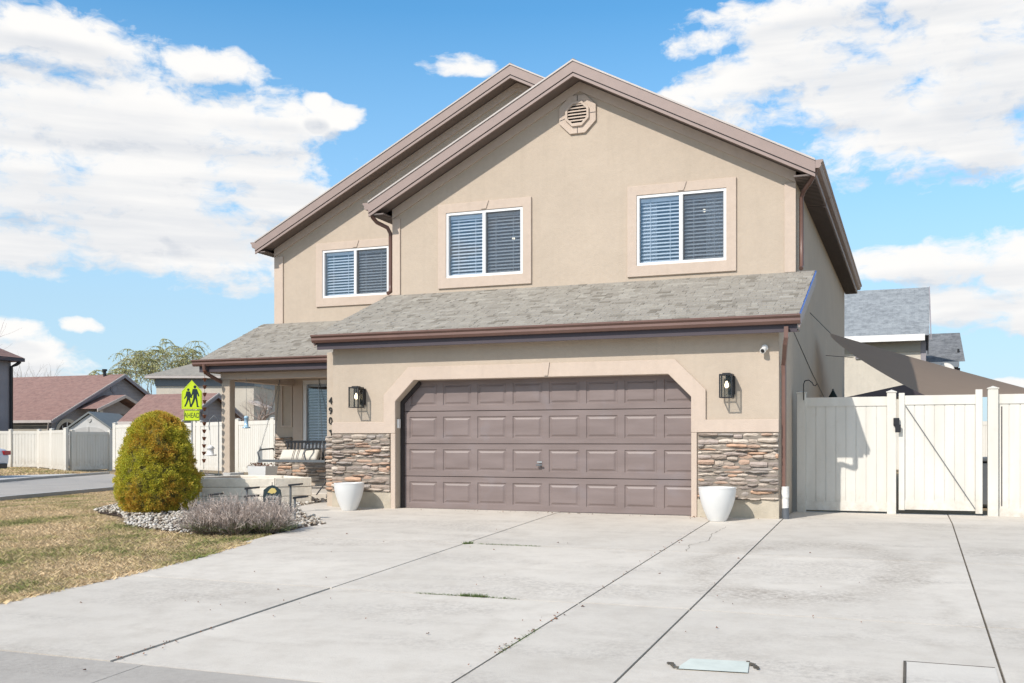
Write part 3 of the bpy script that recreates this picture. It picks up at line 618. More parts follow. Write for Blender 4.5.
def gutter(x0, x1, yb, z, parent, name='gutter'):
    z += .012
    # K profile with a rolled lip, running along X; yb is the fascia face
    p = [(yb, z), (yb, z-.115), (yb-.055, z-.115), (yb-.075, z-.085), (yb-.072, z-.05), (yb-.105, z-.02), (yb-.105, z), (yb-.118, z), (yb-.118, z-.026), (yb-.087, z-.055), (yb-.09, z-.09), (yb-.062, z-.13), (yb-.0, z-.13)]
    mb = MB(); mb.prism(p, x0, x1, 'x'); cap = [(yb, z), (yb, z-.13), (yb-.062, z-.13), (yb-.09, z-.09), (yb-.087, z-.055), (yb-.118, z-.026), (yb-.118, z)]
    mb.prism(cap, x0-.004, x0, 'x'); mb.prism(cap, x1, x1+.004, 'x'); return mb.build(name, 'gutter', parent)
g1 = gutter(-9.25, -1.41, EY+.055, skirt_z(EY)+.0, H)
MB().box(-9.2, -1.46, EY+.06, EY+.095, 2.63, 2.80).build('fascia_board', 'frieze', H)

# ---- downspouts
mb = MB(); mb.tube([(-1.60, EY-.0, 2.70), (-1.60, EY, 2.55), (-1.62, EY+.06, 2.47), (-1.66, -.02, 2.30), (-1.68, .08, 2.2), (-1.68, .10, 2.05), (-1.68, .10, .45)], .040, 4, sm=False); ds = mb.build('downspout', 'gutter', H)
MB().tube([(-1.665, .10, .30), (-1.665, .10, .46)], .058, 8).tube([(-1.66, .09, .14), (-1.665, .10, .31)], .05, 8).build('pipe_adapter', 'pvc_pipe', ds)
MB().tube([(-1.65, .08, -.03), (-1.66, .09, .15)], .055, 14).build('pipe_foot', 'pipe_grey', ds)
MB().tube([(-1.40, 1.95, 5.44), (-1.42, 2.0, 5.36), (-1.50, 2.12, 5.27), (-1.62, 2.35, 5.2), (-1.66, 2.42, 5.1), (-1.66, 2.42, 4.5), (-1.66, 2.42, 3.98), (-1.66, 2.34, 3.93)], .038, 8).build('downspout', 'gutter', H)
MB().tube([(-9.42, 1.95, 5.40), (-9.42, 2.0, 5.32), (-9.38, 2.1, 5.24), (-9.24, 2.26, 5.16), (-9.205, 2.32, 5.05), (-9.205, 2.32, 4.1), (-9.205, 2.32, 3.95), (-9.22, 2.24, 3.91)], .038, 8).build('downspout', 'gutter', H)

# ---- upper walls, gables
def gable_wall(x0, x1, z0, ze, xr, zr, y, holes, name, th=.2):
    MB().prism([(x0, z0), (x1, z0), (x1, ze), (xr, zr), (x0, ze)], y, y+th, 'y', holes).build(name, 'stucco', H)
PIT = .527; RX = -5.43; RZ = 7.70
def rz(x): return RZ-PIT*abs(x-RX)     # top of the front roof surface
def rect(x0, x1, z0, z1): return [(x0, z0), (x1, z0), (x1, z1), (x0, z1)]
W1 = (-8.02, -6.50, 4.13, 5.335); W2 = (-4.395, -2.86, 4.135, 5.345); W3 = (-12.11, -10.46, 4.27, 5.32)
gable_wall(-9.143, -1.735, 3.6, rz(-9.143)-.12, RX, RZ-.12, 2.3, [rect(*W1), rect(*W2)], 'front_gable_wall')
MB().box(-9.143, -8.99, 2.501, 4.62, 2.9, 5.6).build('upper_side_wall', 'stucco', H)
MRX = -7.5; MRZ = 8.70; MP = (8.70-5.57)/6.1
def mz(x): return MRZ-MP*abs(x-MRX)
gable_wall(-13.37, -1.735-.16, -.1, mz(-13.37)-.12, MRX, MRZ-.12, 4.6, [rect(*W3), rect(-12.62, -11.40, .95, 2.46)], 'wing_gable_wall')
MB().box(-13.37, -13.2, 4.81, 15.5, -.1, 5.5).build('far_side_wall', 'stucco', H)
MB().box(-13.37, -1.735, 15.3, 15.5, -.1, 5.4).build('rear_wall', 'stucco', H)
MB().prism([(-13.37, 5.4), (-1.735, 5.4), (MRX, MRZ-.12)], 15.3, 15.5, 'y').build('rear_gable', 'stucco', H)
# corner boards and window surrounds (raised render)
def board(x0, x1, z0, z1, y): MB().box(x0, x1, y-.03, y-.001, z0, z1).build('corner_trim', 'trim_stucco', H, .004)
board(-1.735-.18, -1.735, skirt_z(2.3), rz(-1.735)-.425, 2.3); board(-9.143, -8.98, skirt_z(2.3), rz(-9.143)-.425, 2.3); board(-13.37, -13.14, 3.75, mz(-13.37)-.425, 4.6)
def surround(w, y, tw=.165, low=.19):
    x0, x1, z0, z1 = w; MB().prism(rect(x0-tw, x1+tw, z0-low, z1+tw), y-.035, y-.001, 'y', [rect(x0, x1, z0, z1)]).build('window_trim', 'trim_stucco', H, .005)
    xm = (x0+x1)/2
    k = MB().add([(xm-.09, y-.05, z1+tw+.0), (xm+.10, y-.05, z1+tw), (xm+.05, y-.05, z1+.02), (xm-.05, y-.05, z1+.02), (xm-.09, y-.036, z1+tw), (xm+.10, y-.036, z1+tw), (xm+.05, y-.036, z1+.02), (xm-.05, y-.036, z1+.02)], [(0,3,2,1),(0,1,5,4),(1,2,6,5),(2,3,7,6),(3,0,4,7)]); k.build('keystone', 'trim_stucco', H)
for w, y in ((W1, 2.3), (W2, 2.3), (W3, 4.6)): surround(w, y)
def window(w, y, screen=True, curtains=False, panes=2, lamp=None, fw=.045):
    x0, x1, z0, z1 = w; xm = (x0+x1)/2; holes = [rect(x0+fw, xm-.03, z0+fw, z1-fw), rect(xm+.03, x1-fw, z0+fw, z1-fw)] if panes == 2 else [rect(x0+fw, x1-fw, z0+fw, z1-fw)]
    fr = MB().prism(rect(x0+.002, x1-.002, z0+.002, z1-.002), y-.02, y+.06, 'y', holes).build('window', 'white_vinyl_frame', H)
    for h in holes:
        a, b, c, d = h[0][0], h[1][0], h[0][1], h[2][1]
        MB().box(a, b, y+.025, y+.03, c, d).build('pane', 'pane_glass', fr)
        mb = MB(); n = int((d-c-.06)/.062)
        for i in range(n):
            z = c+.02+i*.062; mb.hexa([(a+.012, y+.075, z-.004), (b-.012, y+.075, z-.004), (b-.012, y+.112, z+.026), (a+.012, y+.112, z+.026), (a+.012, y+.075, z), (b-.012, y+.075, z), (b-.012, y+.112, z+.030), (a+.012, y+.112, z+.030)])
        for q in (.25, .75): mb.box(a+(b-a)*q-.004, a+(b-a)*q+.004, y+.07, y+.074, c, d)
        mb.box(a+.005, b-.005, y+.07, y+.12, d-.06, d-.005)
        mb.build('blind', 'slat', fr)
    if screen:
        h = holes[-1]; a, b, c, d = h[0][0], h[1][0], h[0][1], h[2][1]
        MB().box(a+.01, b-.01, y-.004, y-.001, c+.01, d-.01).build('insect_screen', 'screen_mesh', fr)
        MB().prism(rect(a, b, c, d), y-.006, y+.004, 'y', [rect(a+.014, b-.014, c+.014, d-.014)]).build('screen_frame', 'metal_grey', fr)
    if curtains:
        for xa, xb in ((x0+.05, x0+.30), (x1-.38, x1-.05)):
            mb = MB(); n = 24; vs = []
            for i in range(n+1):
                xx = xa+(xb-xa)*i/n; yy = y+.21+.02*math.sin(i*1.6); vs += [(xx, yy, z0-.1), (xx, yy, z1)]
            mb.add(vs, [(2*i, 2*i+2, 2*i+3, 2*i+1) for i in range(n)], True); mb.build('curtain', 'curtain', fr)
    if lamp:
        for dx, dz in lamp: MB().lathe((x0+dx, y+.6, z0+dz), [(0.001, -.03), (.022, -.02), (.03, 0), (.022, .02), (.001, .03)], 10).build('ceiling_bulb', 'room_bulb', fr)
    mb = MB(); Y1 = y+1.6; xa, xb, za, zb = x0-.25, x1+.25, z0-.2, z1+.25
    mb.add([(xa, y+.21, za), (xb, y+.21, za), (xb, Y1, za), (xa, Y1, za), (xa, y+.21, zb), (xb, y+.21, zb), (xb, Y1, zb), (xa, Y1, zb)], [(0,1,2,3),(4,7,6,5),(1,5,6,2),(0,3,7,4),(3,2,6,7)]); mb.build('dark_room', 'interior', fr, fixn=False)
    return fr
window(W1, 2.3, lamp=[(1.1, .78), (1.28, .80)]); window(W2, 2.3, curtains=True, lamp=[(1.05, 1.0), (1.12, .98)]); window(W3, 4.6)
window((-12.62, -11.40, .95, 2.46), 4.6, screen=False, panes=1, fw=.085)
MB().prism(rect(-12.87, -11.2, .75, 2.62), 4.56, 4.599, 'y', [rect(-12.62, -11.40, .95, 2.46)]).build('window_trim', 'trim_stucco', H, .004)
# recessed picture-frame panel beside the porch window
MB().prism(rect(-13.20, -12.90, 1.42, 2.58), 4.575, 4.599, 'y', [rect(-13.16, -12.94, 1.46, 2.54)]).build('wall_panel', 'trim_stucco', H)
stone_part(-13.36, -12.9, .2, 1.2, 4.598); stone_part(-12.9, -10.9, .2, .93, 4.598); 
# gable vent
V_ = MB(); cx, cz, yv = -5.464, 6.875, 2.3
def octo(r, n=8, a0=22.5): return [(cx+r*math.cos(R(a0+i*45)), cz+r*math.sin(R(a0+i*45))) for i in range(n)]
vt = MB().prism(octo(.365), yv-.04, yv-.001, 'y', [octo(.215)[::-1]]).build('gable_vent', 'trim_stucco', H, .004)
MB().prism(octo(.235), yv-.075, yv-.041, 'y', [octo(.19)[::-1]]).build('vent_rim', 'trim_stucco', vt, .003)
mb = MB()
for i in range(7):
    z = cz-.165+i*.055; hw = min(.185, .078+(.185-abs(z-cz))*1.0) ; mb.hexa([(cx-hw, yv-.066, z-.018), (cx+hw, yv-.066, z-.018), (cx+hw, yv-.03, z+.012), (cx-hw, yv-.03, z+.012), (cx-hw, yv-.066, z-.008), (cx+hw, yv-.066, z-.008), (cx+hw, yv-.03, z+.022), (cx-hw, yv-.03, z+.022)])
mb.build('louvre', 'trim_stucco', vt); MB().prism(octo(.2), yv-.025, yv-.003, 'y').build('vent_back', 'door_dark', vt)
for a in (90, 0, 180+15, 270):
    dx, dz = math.cos(R(a)), math.sin(R(a)); px, pz = -dz*.006, dx*.006
    MB().prism([(cx+dx*.235-px, cz+dz*.235-pz), (cx+dx*.335-px, cz+dz*.335-pz), (cx+dx*.335+px, cz+dz*.335+pz), (cx+dx*.235+px, cz+dz*.235+pz)], yv-.043, yv-.0402, 'y').build('vent_joint', 'dark_edge', vt)

# ---- upper roofs
def roof_gable(xr, zr, pit, xl, xrr, y0, y1l, y1r, name):
    zt = lambda x: zr-pit*abs(x-xr); top = MB()
    for (xe, y1) in ((xl, y1l), (xrr, y1r)):
        s = -1 if xe < xr else 1
        top.add([(xr, y0, zr), (xe, y0, zt(xe)), (xe, y1, zt(xe)), (xr, y1, zr), (xr, y0, zr-.07), (xe, y0, zt(xe)-.07), (xe, y1, zt(xe)-.07), (xr, y1, zr-.07)], [(0,1,2,3),(4,5,6,7),(0,1,5,4),(1,2,6,5),(2,3,7,6)])
    ro = top.build(name, 'roof_tan', H)
    cap = MB(); y = y0-.01
    while y < min(y1l, y1r)+0.3:
        cap.add([(xr-.12, y, zr-.045), (xr, y, zr+.03), (xr+.12, y, zr-.045), (xr-.12, y+.25, zr-.055), (xr, y+.25, zr+.015), (xr+.12, y+.25, zr-.055)], [(0,1,4,3),(1,2,5,4),(0,2,1)]); y += .2
    cap.build('ridge_cap', 'soffit', ro)
    def strip(d0, d1, ya, yb, mat, nm):
        p = [(xl, zt(xl)-d0), (xr, zr-d0), (xrr, zt(xrr)-d0), (xrr, zt(xrr)-d1), (xr, zr-d1), (xl, zt(xl)-d1)]
        MB().prism(p, ya, yb, 'y').build(nm, mat, ro)
    strip(-.012, .018, y0-.028, y0+.02, 'fascia_edge', 'drip_edge')
    strip(.019, .205, y0-.012, y0+.03, 'fascia', 'rake_board')
    strip(.206, .225, y0+.004, y0+.03, 'dark_edge', 'rake_shadow_gap')
    strip(.226, .275, y0-.002, y0+.03, 'fascia', 'rake_moulding')
    return ro
r1 = roof_gable(RX, RZ, PIT, -9.45, -1.40, 1.9, 4.7, 4.14, 'front_roof')
r2 = roof_gable(MRX, MRZ, MP, -13.62, -1.40, 4.2, 15.95, 15.95, 'main_roof')
def soffit_slope(xr, zr, pit, x0, x1, y0, y1, ro):
    z = lambda x: zr-pit*abs(x-xr)-.235
    MB().add([(x0, y0, z(x0)), (xr, y0, z(xr)), (x1, y0, z(x1)), (x0, y1, z(x0)), (xr, y1, z(xr)), (x1, y1, z(x1))], [(0,1,4,3),(1,2,5,4)]).build('soffit', 'soffit', ro)
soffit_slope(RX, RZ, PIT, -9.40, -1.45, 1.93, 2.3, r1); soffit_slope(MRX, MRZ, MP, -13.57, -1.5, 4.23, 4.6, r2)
for xr_, zr_, pt_, xa_, xb_, yy_ in ((RX, RZ, PIT, -9.143, -1.735, 2.3), (MRX, MRZ, MP, -13.37, -1.9, 4.6)):
    zf = lambda x, d: zr_-pt_*abs(x-xr_)-d
    MB().prism([(xa_, zf(xa_, .25)), (xr_, zf(xr_, .25)), (xb_, zf(xb_, .25)), (xb_, zf(xb_, .42)), (xr_, zf(xr_, .42)), (xa_, zf(xa_, .42))], yy_-.034, yy_-.001, 'y').build('frieze_trim', 'trim_stucco', H)
# eave boxes along the sides with ribbed soffits
def eave(xw, xe, z, y0, y1, ro):
    lo, hi = min(xw, xe), max(xw, xe)
    MB().box(lo, hi, y0, y1, z-.23, z-.21).build('eave_soffit', 'soffit', ro)
    mb = MB(); n = int((y1-y0)/.1)
    for i in range(n): mb.box(lo+.01, hi-.01, y0+i*.1, y0+i*.1+.012, z-.238, z-.2301)
    mb.build('soffit_rib', 'dark_edge', ro)
    s = 1 if xe > xw else -1
    MB().box(*sorted((xe, xe+s*.02)), y0, y1, z-.22, z-.03).build('fascia_board', 'fascia', ro)
    # gutter along Y
    p = [(xe+s*.02, z-.0), (xe+s*.02, z-.13), (xe+s*.085, z-.13), (xe+s*.11, z-.09), (xe+s*.107, z-.055), (xe+s*.14, z-.026), (xe+s*.14, z), (xe+s*.128, z), (xe+s*.125, z-.02), (xe+s*.09, z-.055), (xe+s*.08, z-.115), (xe+s*.035, z-.115), (xe+s*.035, z)]
    mb = MB().prism(p, y0-.02, y1, 'y'); cap = [p[i] for i in (0, 1, 2, 3, 4, 5, 6)]; mb.prism(cap, y0-.026, y0-.0201, 'y'); mb.prism(cap, y1, y1+.004, 'y'); mb.build('gutter', 'fascia', ro)
eave(-1.735, -1.42, rz(-1.42)-.02, 1.92, 4.14, r1); eave(-1.735, -1.42, mz(-1.42)-.02, 4.15, 15.9, r2)
eave(-9.143, -9.43, rz(-9.43)-.02, 1.92, 4.58, r1); eave(-13.37, -13.60, mz(-13.60)-.02, 4.22, 15.9, r2)

# ---- porch
PY0, PZ0 = 1.95, 2.735
pz = lambda y: PZ0+SL*(y-PY0)
# hip: left edge climbs from the eave corner
HL = lambda y: -13.40+(-0.30)*(y-PY0)/2.65
pr = MB(); ytop = 4.598
pr.add([(-13.40, PY0+.02, PZ0-.012), (-9.28, PY0+.02, PZ0-.012), (-9.28, ytop, pz(ytop)-.012), (HL(ytop), ytop, pz(ytop)-.012), (-13.40, PY0+.02, PZ0-.10), (-9.28, PY0+.02, PZ0-.10), (-9.28, ytop, pz(ytop)-.11), (HL(ytop), ytop, pz(ytop)-.11)], [(0,1,2,3),(4,5,6,7),(0,1,5,4),(1,2,6,5),(2,3,7,6),(3,0,4,7)])
prf = pr.build('porch_roof', 'frieze', H)
shingles('shingles', HL, lambda y: -9.25, PY0, PZ0, ytop, prf)
# the left slope of the hip, running back beside the house
MB().add([(-13.42, PY0, PZ0), (HL(ytop), ytop, pz(ytop)), (-14.9, ytop, PZ0), (-13.37, 9.0, pz(ytop)-.1), (-14.9, 9.0, PZ0)], [(0, 1, 2), (1, 3, 4, 2)]).build('hip_slope', 'roof_tan', prf)
gutter(-13.50, -9.30, PY0+.05, PZ0, H); MB().box(-13.40, -9.30, PY0+.06, PY0+.09, 2.50, 2.71).build('fascia_board', 'frieze', H)
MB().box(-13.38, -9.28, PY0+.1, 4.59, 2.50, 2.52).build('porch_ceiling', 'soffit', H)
MB().box(-13.12, -9.28, 2.32, 2.56, 2.36, 2.499).build('porch_beam', 'trim_stucco', H, .005)
MB().box(-13.06, -12.84, 2.561, 4.59, 2.34, 2.499).build('porch_beam', 'trim_stucco', H, .005)
MB().box(-13.095, -12.89, 2.32, 2.50, .05, 2.359).build('porch_post', 'stucco', H, .01)
MB().tube([(-13.22, PY0-.02, 2.65), (-13.22, PY0-.01, 2.53), (-13.18, PY0+.03, 2.46), (-13.12, 2.2, 2.36), (-13.10, 2.5, 2.26), (-13.07, 2.62, 2.15), (-13.05, 2.62, .1)], .038, 8).build('downspout', 'gutter', H)
MB().box(-13.4, -9.3, 1.75, 4.6, -.1, .12).build('porch_slab', 'concrete', H, .01)

# ---- wall lanterns, camera, numbers
def lantern(x, z):
    y = -.04
    b = MB().box(x+.00, x+.10, y, y+.036, z-.12, z+.15).build('wall_lantern', 'metal_black', H, .003)
    xa, xb, ya, yb, za, zb = x-.085, x+.085, y-.20, y-.03, z-.16, z+.15
    mb = MB(); t = .009
    for xx in (xa, xb):
        for yy in (ya, yb): mb.box(xx-t, xx+t, yy-t, yy+t, za, zb)
    mb.prism(rect(xa-t, xb+t, ya-t, yb+t), zb, zb+.02, 'z'); mb.prism(rect(xa+.03, xb-.03, ya+.03, yb-.03), zb+.02, zb+.035, 'z')
    mb.prism(rect(xa-t, xb+t, ya-t, yb+t), za-.012, za, 'z', [rect(xa+t, xb-t, ya+t, yb-t)])
    mb.box(x-.02, x+.02, yb, y, zb-.03, zb+.01); mb.tube([(x, (ya+yb)/2, zb), (x, (ya+yb)/2, zb-.08)], .015, 8)
    mb.build('lantern_cage', 'metal_black', b, .002)
    mb = MB()
    for q in ((xa+t, xb-t, ya-.001, ya+.001), (xa+t, xb-t, yb-.001, yb+.001), (xa-.001, xa+.001, ya+t, yb-t), (xb-.001, xb+.001, ya+t, yb-t)): mb.box(*q, za+.002, zb-.002)
    mb.build('lantern_glass', 'clear_glass', b)
    MB().lathe((x, (ya+yb)/2, z+.02), [(.001, -.05), (.02, -.045), (.03, -.02), (.027, .01), (.014, .035), (.012, .05)], 14).build('light_bulb', 'bulb', b)
lantern(-8.52, 1.83); lantern(-2.45, 1.90)
cm = MB().tube([(-1.93, -.001, 2.44), (-1.93, -.05, 2.44)], .045, 16).build('security_camera', 'white_paint', H, .003)
MB().tube([(-1.93, -.05, 2.43), (-1.95, -.12, 2.39)], [.036, .042], 16).build('camera_head', 'white_paint', cm); MB().tube([(-1.95, -.1201, 2.39), (-1.953, -.128, 2.385)], [.03, .026], 16).build('camera_lens', 'metal_black', cm)
for ch, z in (('4', 1.79), ('9', 1.62), ('0', 1.45)):
    text_obj('house_number', ch, .17, .008, 'number_black', (-9.19+5.4, .138, z), H, sx=.85)
MB().prism([(-9.225, 1.29), (-9.18, 1.305), (-9.16, 1.26), (-9.175, 1.20), (-9.185, 1.25)], .13, .148, 'y').build('wall_ornament', 'number_black', H)
MB().tube([(-1.55, 1.62, 1.75), (-1.55, 1.62, 2.0), (-1.53, 1.60, 2.05), (-1.47, 1.60, 2.06), (-1.42, 1.60, 2.02), (-1.40, 1.60, 1.98), (-1.37, 1.60, 1.97), (-1.35, 1.6, 2.0)], .008, 6).build('plant_hook', 'metal_black', None).__setitem__('label', 'small black scroll hook standing over the fence post beside the house wall')
bpy.data.objects['plant_hook']['category'] = 'hook'

# ================================================================ white fences at the right
def vinyl_panel(mb, x0, x1, z0, z1, y, diag=False):
    mb.box(x0, x1, y-.025, y+.025, z1-.14, z1); mb.box(x0, x1, y-.025, y+.025, z0, z0+.14)
    n = max(1, int(round((x1-x0)/.15))); w = (x1-x0)/n
    for i in range(n): mb.box(x0+i*w+.0065, x0+(i+1)*w-.0065, y-.012, y+.012, z0+.14, z1-.14)
    mb.box(x0, x1, y-.002, y+.002, z0+.13, z1-.13)
def post(parent, x, y, z0, z1, w=.065, name='post'):
    mb = MB().box(x-w, x+w, y-w, y+w, z0, z1); p = mb.build(name, 'vinyl', parent, .004)
    c = MB().box(x-w-.01, x+w+.01, y-w-.01, y+w+.01, z1, z1+.015); a = w+.002; c.add([(x-a, y-a, z1+.0155), (x+a, y-a, z1+.0155), (x+a, y+a, z1+.0155), (x-a, y+a, z1+.0155), (x, y, z1+.045)], [(0,1,4),(1,2,4),(2,3,4),(3,0,4)]); c.build('post_cap', 'vinyl', p)
    return p
FY = 1.72
f = empty('fence', (-1.6, FY, 0), 'white vinyl fence section between the house corner and the gate, half in shadow', 'fence')
post(f, -1.59, FY, -.05, 1.86); post(f, -.262, FY, -.05, 1.85); mb = MB(); vinyl_panel(mb, -1.525, -.327, .03, 1.79, FY); mb.build('panel', 'vinyl', f)
g = empty('gate', (-.14, FY, 0), 'white vinyl gate with a diagonal brace line and black latch', 'gate')
MB().box(-.16, -.075, FY-.04, FY+.04, .06, 1.84).build('stile', 'vinyl', g, .004); MB().box(.905, 1.0, FY-.04, FY+.04, .03, 1.875).build('stile', 'vinyl', g, .004)
mb = MB(); vinyl_panel(mb, -.074, .904, .07, 1.80, FY); mb.build('panel', 'vinyl', g)
mb = MB(); p0, p1 = Vector((-.06, FY-.036, 1.64)), Vector((.90, FY-.036, .10)); d = (p1-p0).normalized(); n_ = Vector((-d.z, 0, d.x))*.006
mb.hexa([p0-n_, p0+n_, p1+n_, p1-n_, p0-n_+Vector((0, .022, 0)), p0+n_+Vector((0, .022, 0)), p1+n_+Vector((0, .022, 0)), p1-n_+Vector((0, .022, 0))]); mb.build('brace_cable', 'metal_grey', g)
MB().box(-.235, -.15, FY-.10, FY-.066, 1.34, 1.46).box(-.21, -.13, FY-.12, FY-.09, 1.24, 1.36).build('latch', 'metal_black', g, .006)
f = empty('fence', (1.1, FY, 0), 'white vinyl fence section right of the gate, running out of the photo', 'fence')
post(f, 1.14, FY, -.05, 1.88, .07); mb = MB(); vinyl_panel(mb, 1.212, 3.4, -.02, 1.80, FY); mb.build('panel', 'vinyl', f); post(f, 3.47, FY, -.05, 1.88, .07)
mb = MB().box(1.25, 1.266, FY-.0135, FY-.0122, .15, 1.62); mb.build('panel_gap', 'dark_edge', f)

# ---- shade sail with its wires
SA, SB, SC_ = Vector((-1.45, 6.0, 3.22)), Vector((2.55, 5.4, 1.86)), Vector((.55, 11.1, 2.10))
mb = MB(); n = 22; idx = {}; vs = []
for i in range(n+1):
    for j in range(n+1-i):
        a, b, c = 1-(i+j)/n, i/n, j/n
        # edges are pulled inwards like a stretched sail
        cen = (SA+SB+SC_)/3; p = SA*a+SB*b+SC_*c; e = 27*a*b*c
        pull = (a*b)*(1-c)*.38+(b*c)*(1-a)*.38+(a*c)*(1-b)*-1.5
        p = p+(cen-p)*pull*.9; p.z -= .10*e; idx[(i, j)] = len(vs); vs.append(p)
fs = []
for i in range(n):
    for j in range(n-i):
        fs.append((idx[i, j], idx[i+1, j], idx[i, j+1]))
        if i+j < n-1: fs.append((idx[i+1, j], idx[i+1, j+1], idx[i, j+1]))
sail = mb.add(vs, fs, True).build('shade_sail', 'sail_cloth', fixn=False); tag(sail, 'brown triangular shade sail stretched from the house wall above the white gate', 'shade sail')
MB().tube([(-1.735, 4.79, 3.50), SA], .007, 5).tube([(-1.735, 8.6, 3.0), (-1.1, 7.5, 2.85)], .006, 5).build('wire', 'metal_black', sail)
MB().tube([SB, (3.47, FY, 1.9)], .006, 5).tube([SC_, (1.6, 14, 1.98)], .006, 5).build('wire', 'metal_black', sail)
MB().tube([(-1.73, 1.9, 2.86), (-1.728, 5, 2.42), (-1.73, 9, 1.95)], .006, 4).build('cable', 'metal_black', H)
# dark gear seen over the fence
gz = empty('patio_canopy', (-.8, 14.9, 0), 'low dark patio canopy whose roof edge shows over the white fence', 'canopy')
MB().add([(-1.9, 14.4, 2.25), (.75, 15.4, 2.38), (-.15, 15.1, 2.66), (-1.9, 16.2, 2.25), (.75, 17.2, 2.38), (-.15, 16.9, 2.66)], [(0,1,2),(0,2,5,3),(2,1,4,5),(3,5,4),(0,3,4,1)]).build('canopy_top', 'frieze', gz)
for x, y in ((-1.7, 14.6), (.6, 15.5), (-1.7, 16.0), (.6, 17.0)): MB().tube([(x, y, 0), (x, y, 2.28)], .03, 8).build('leg', 'metal_black', gz)
um = empty('patio_umbrella', (-1.5, 7.4, 0), 'folded dark patio umbrella beside the house wall behind the fence', 'umbrella')
MB().tube([(-1.5, 7.4, 0), (-1.5, 7.4, 2.2)], .02, 8).build('pole', 'metal_grey', um)
mb = MB(); mb.add([(-1.5+.15*math.cos(a*.785)*(1+.3*(a % 2)), 7.4+.15*math.sin(a*.785)*(1+.3*(a % 2)), .9) for a in range(8)]+[(-1.5+.11*math.cos(a*.785)*(1+.25*(a % 2)), 7.4+.11*math.sin(a*.785), 2.0) for a in range(8)]+[(-1.5, 7.4, 2.2)], [(a, (a+1) % 8, 8+(a+1) % 8, 8+a) for a in range(8)]+[(8+a, 8+(a+1) % 8, 16) for a in range(8)]); mb.build('canopy', 'sign_black', um)
MB().box(.4, 2.2, 4.4, 5.0, 0, .75).box(.35, 2.25, 4.35, 5.05, .751, .83).build('storage_box', 'metal_grey', None, .02); tag(bpy.data.objects['storage_box'], 'grey lidded storage box glimpsed through the slit beside the gate', 'box')

# ================================================================ pots
def round_pot(name, x, y, z, rt, rb, h, label, cat='planter', group=None, mat='pot_white', fill=True):
    t = empty(name, (x, y, z), label, cat, group)
    prof = [(0.001, 0), (rb*.96, 0), (rb, .01)]+[(rb+(rt-rb)*(1-(1-u)**1.75), .01+(h-.02)*u) for u in [i/12 for i in range(1, 13)]]+[(rt+.004, h), (rt-.018, h), (rt-.024, h-.02), (rt-.03, h-.12)]
    MB().lathe((x, y, z), prof, 40).build('shell', mat, t)
    MB().lathe((x, y, z), [(rt-.03, h-.10), (.001, h-.09)], 30).build('soil', 'soil', t)
    return t
round_pot('white_pot', -8.50, -.42, -.02, .245, .12, .45, 'tall tapered white pot left of the garage door, under the number wall', group='white pots beside the garage door')
round_pot('white_pot', -2.53, -.45, -.02, .262, .125, .48, 'tall tapered white pot right of the garage door, against the stone', group='white pots beside the garage door')

# ================================================================ porch things
# white box planter with dry plant
t = empty('box_planter', (-11.8, 1.95, .12), 'square white planter with withered brown leaves on the porch edge', 'planter')
MB().add([(-12.00, 1.8, .12), (-11.68, 1.8, .12), (-11.68, 2.1, .12), (-12.00, 2.1, .12), (-12.05, 1.74, .62), (-11.62, 1.74, .62), (-11.62, 2.16, .62), (-12.05, 2.16, .62)], [(0,3,2,1),(0,1,5,4),(1,2,6,5),(2,3,7,6),(3,0,4,7)]).build('shell', 'pot_white', t)
MB().box(-12.03, -11.64, 1.76, 2.14, .55, .58).build('soil', 'soil', t)
mb = MB()
for i in range(160):
    x, y = random.uniform(-12.08, -11.68), random.uniform(1.75, 2.15); z = .6+random.uniform(0, .07); a = random.uniform(0, 6.28); s = random.uniform(.02, .05)
    mb.add([(x, y, z), (x+s*math.cos(a), y+s*math.sin(a), z+random.uniform(-.02, .03)), (x+s*.5*math.cos(a+1), y+s*.5*math.sin(a+1), z+.02)], [(0, 1, 2)])
mb.build('dry_leaves', 'dry_leaf', t)
round_pot('grey_pot', -12.52, 1.95, .12, .2, .17, .36, 'low round grey pot on the porch between post and white planter', mat='pot_grey')
t = empty('trough_planter', (-12.55, .62, -.02), 'square grey trough planter half hidden behind the round shrub', 'planter')
MB().prism(rect(-12.75, -12.2, .4, .95), 0.0, .48, 'z', [rect(-12.71, -12.24, .44, .91)]).build('shell', 'pot_grey', t, .008); MB().box(-12.71, -12.24, .44, .91, .38, .42).build('soil', 'soil', t)
mb = MB()
for i in range(120):
    x, y = random.uniform(-12.7, -12.25), random.uniform(.45, .9); a = random.uniform(0, 6.28); mb.tube([(x, y, .42), (x+.05*math.cos(a), y+.05*math.sin(a), .42+random.uniform(.04, .13))], .004, 3, False)
mb.build('dry_stems', 'twig_brown', t)
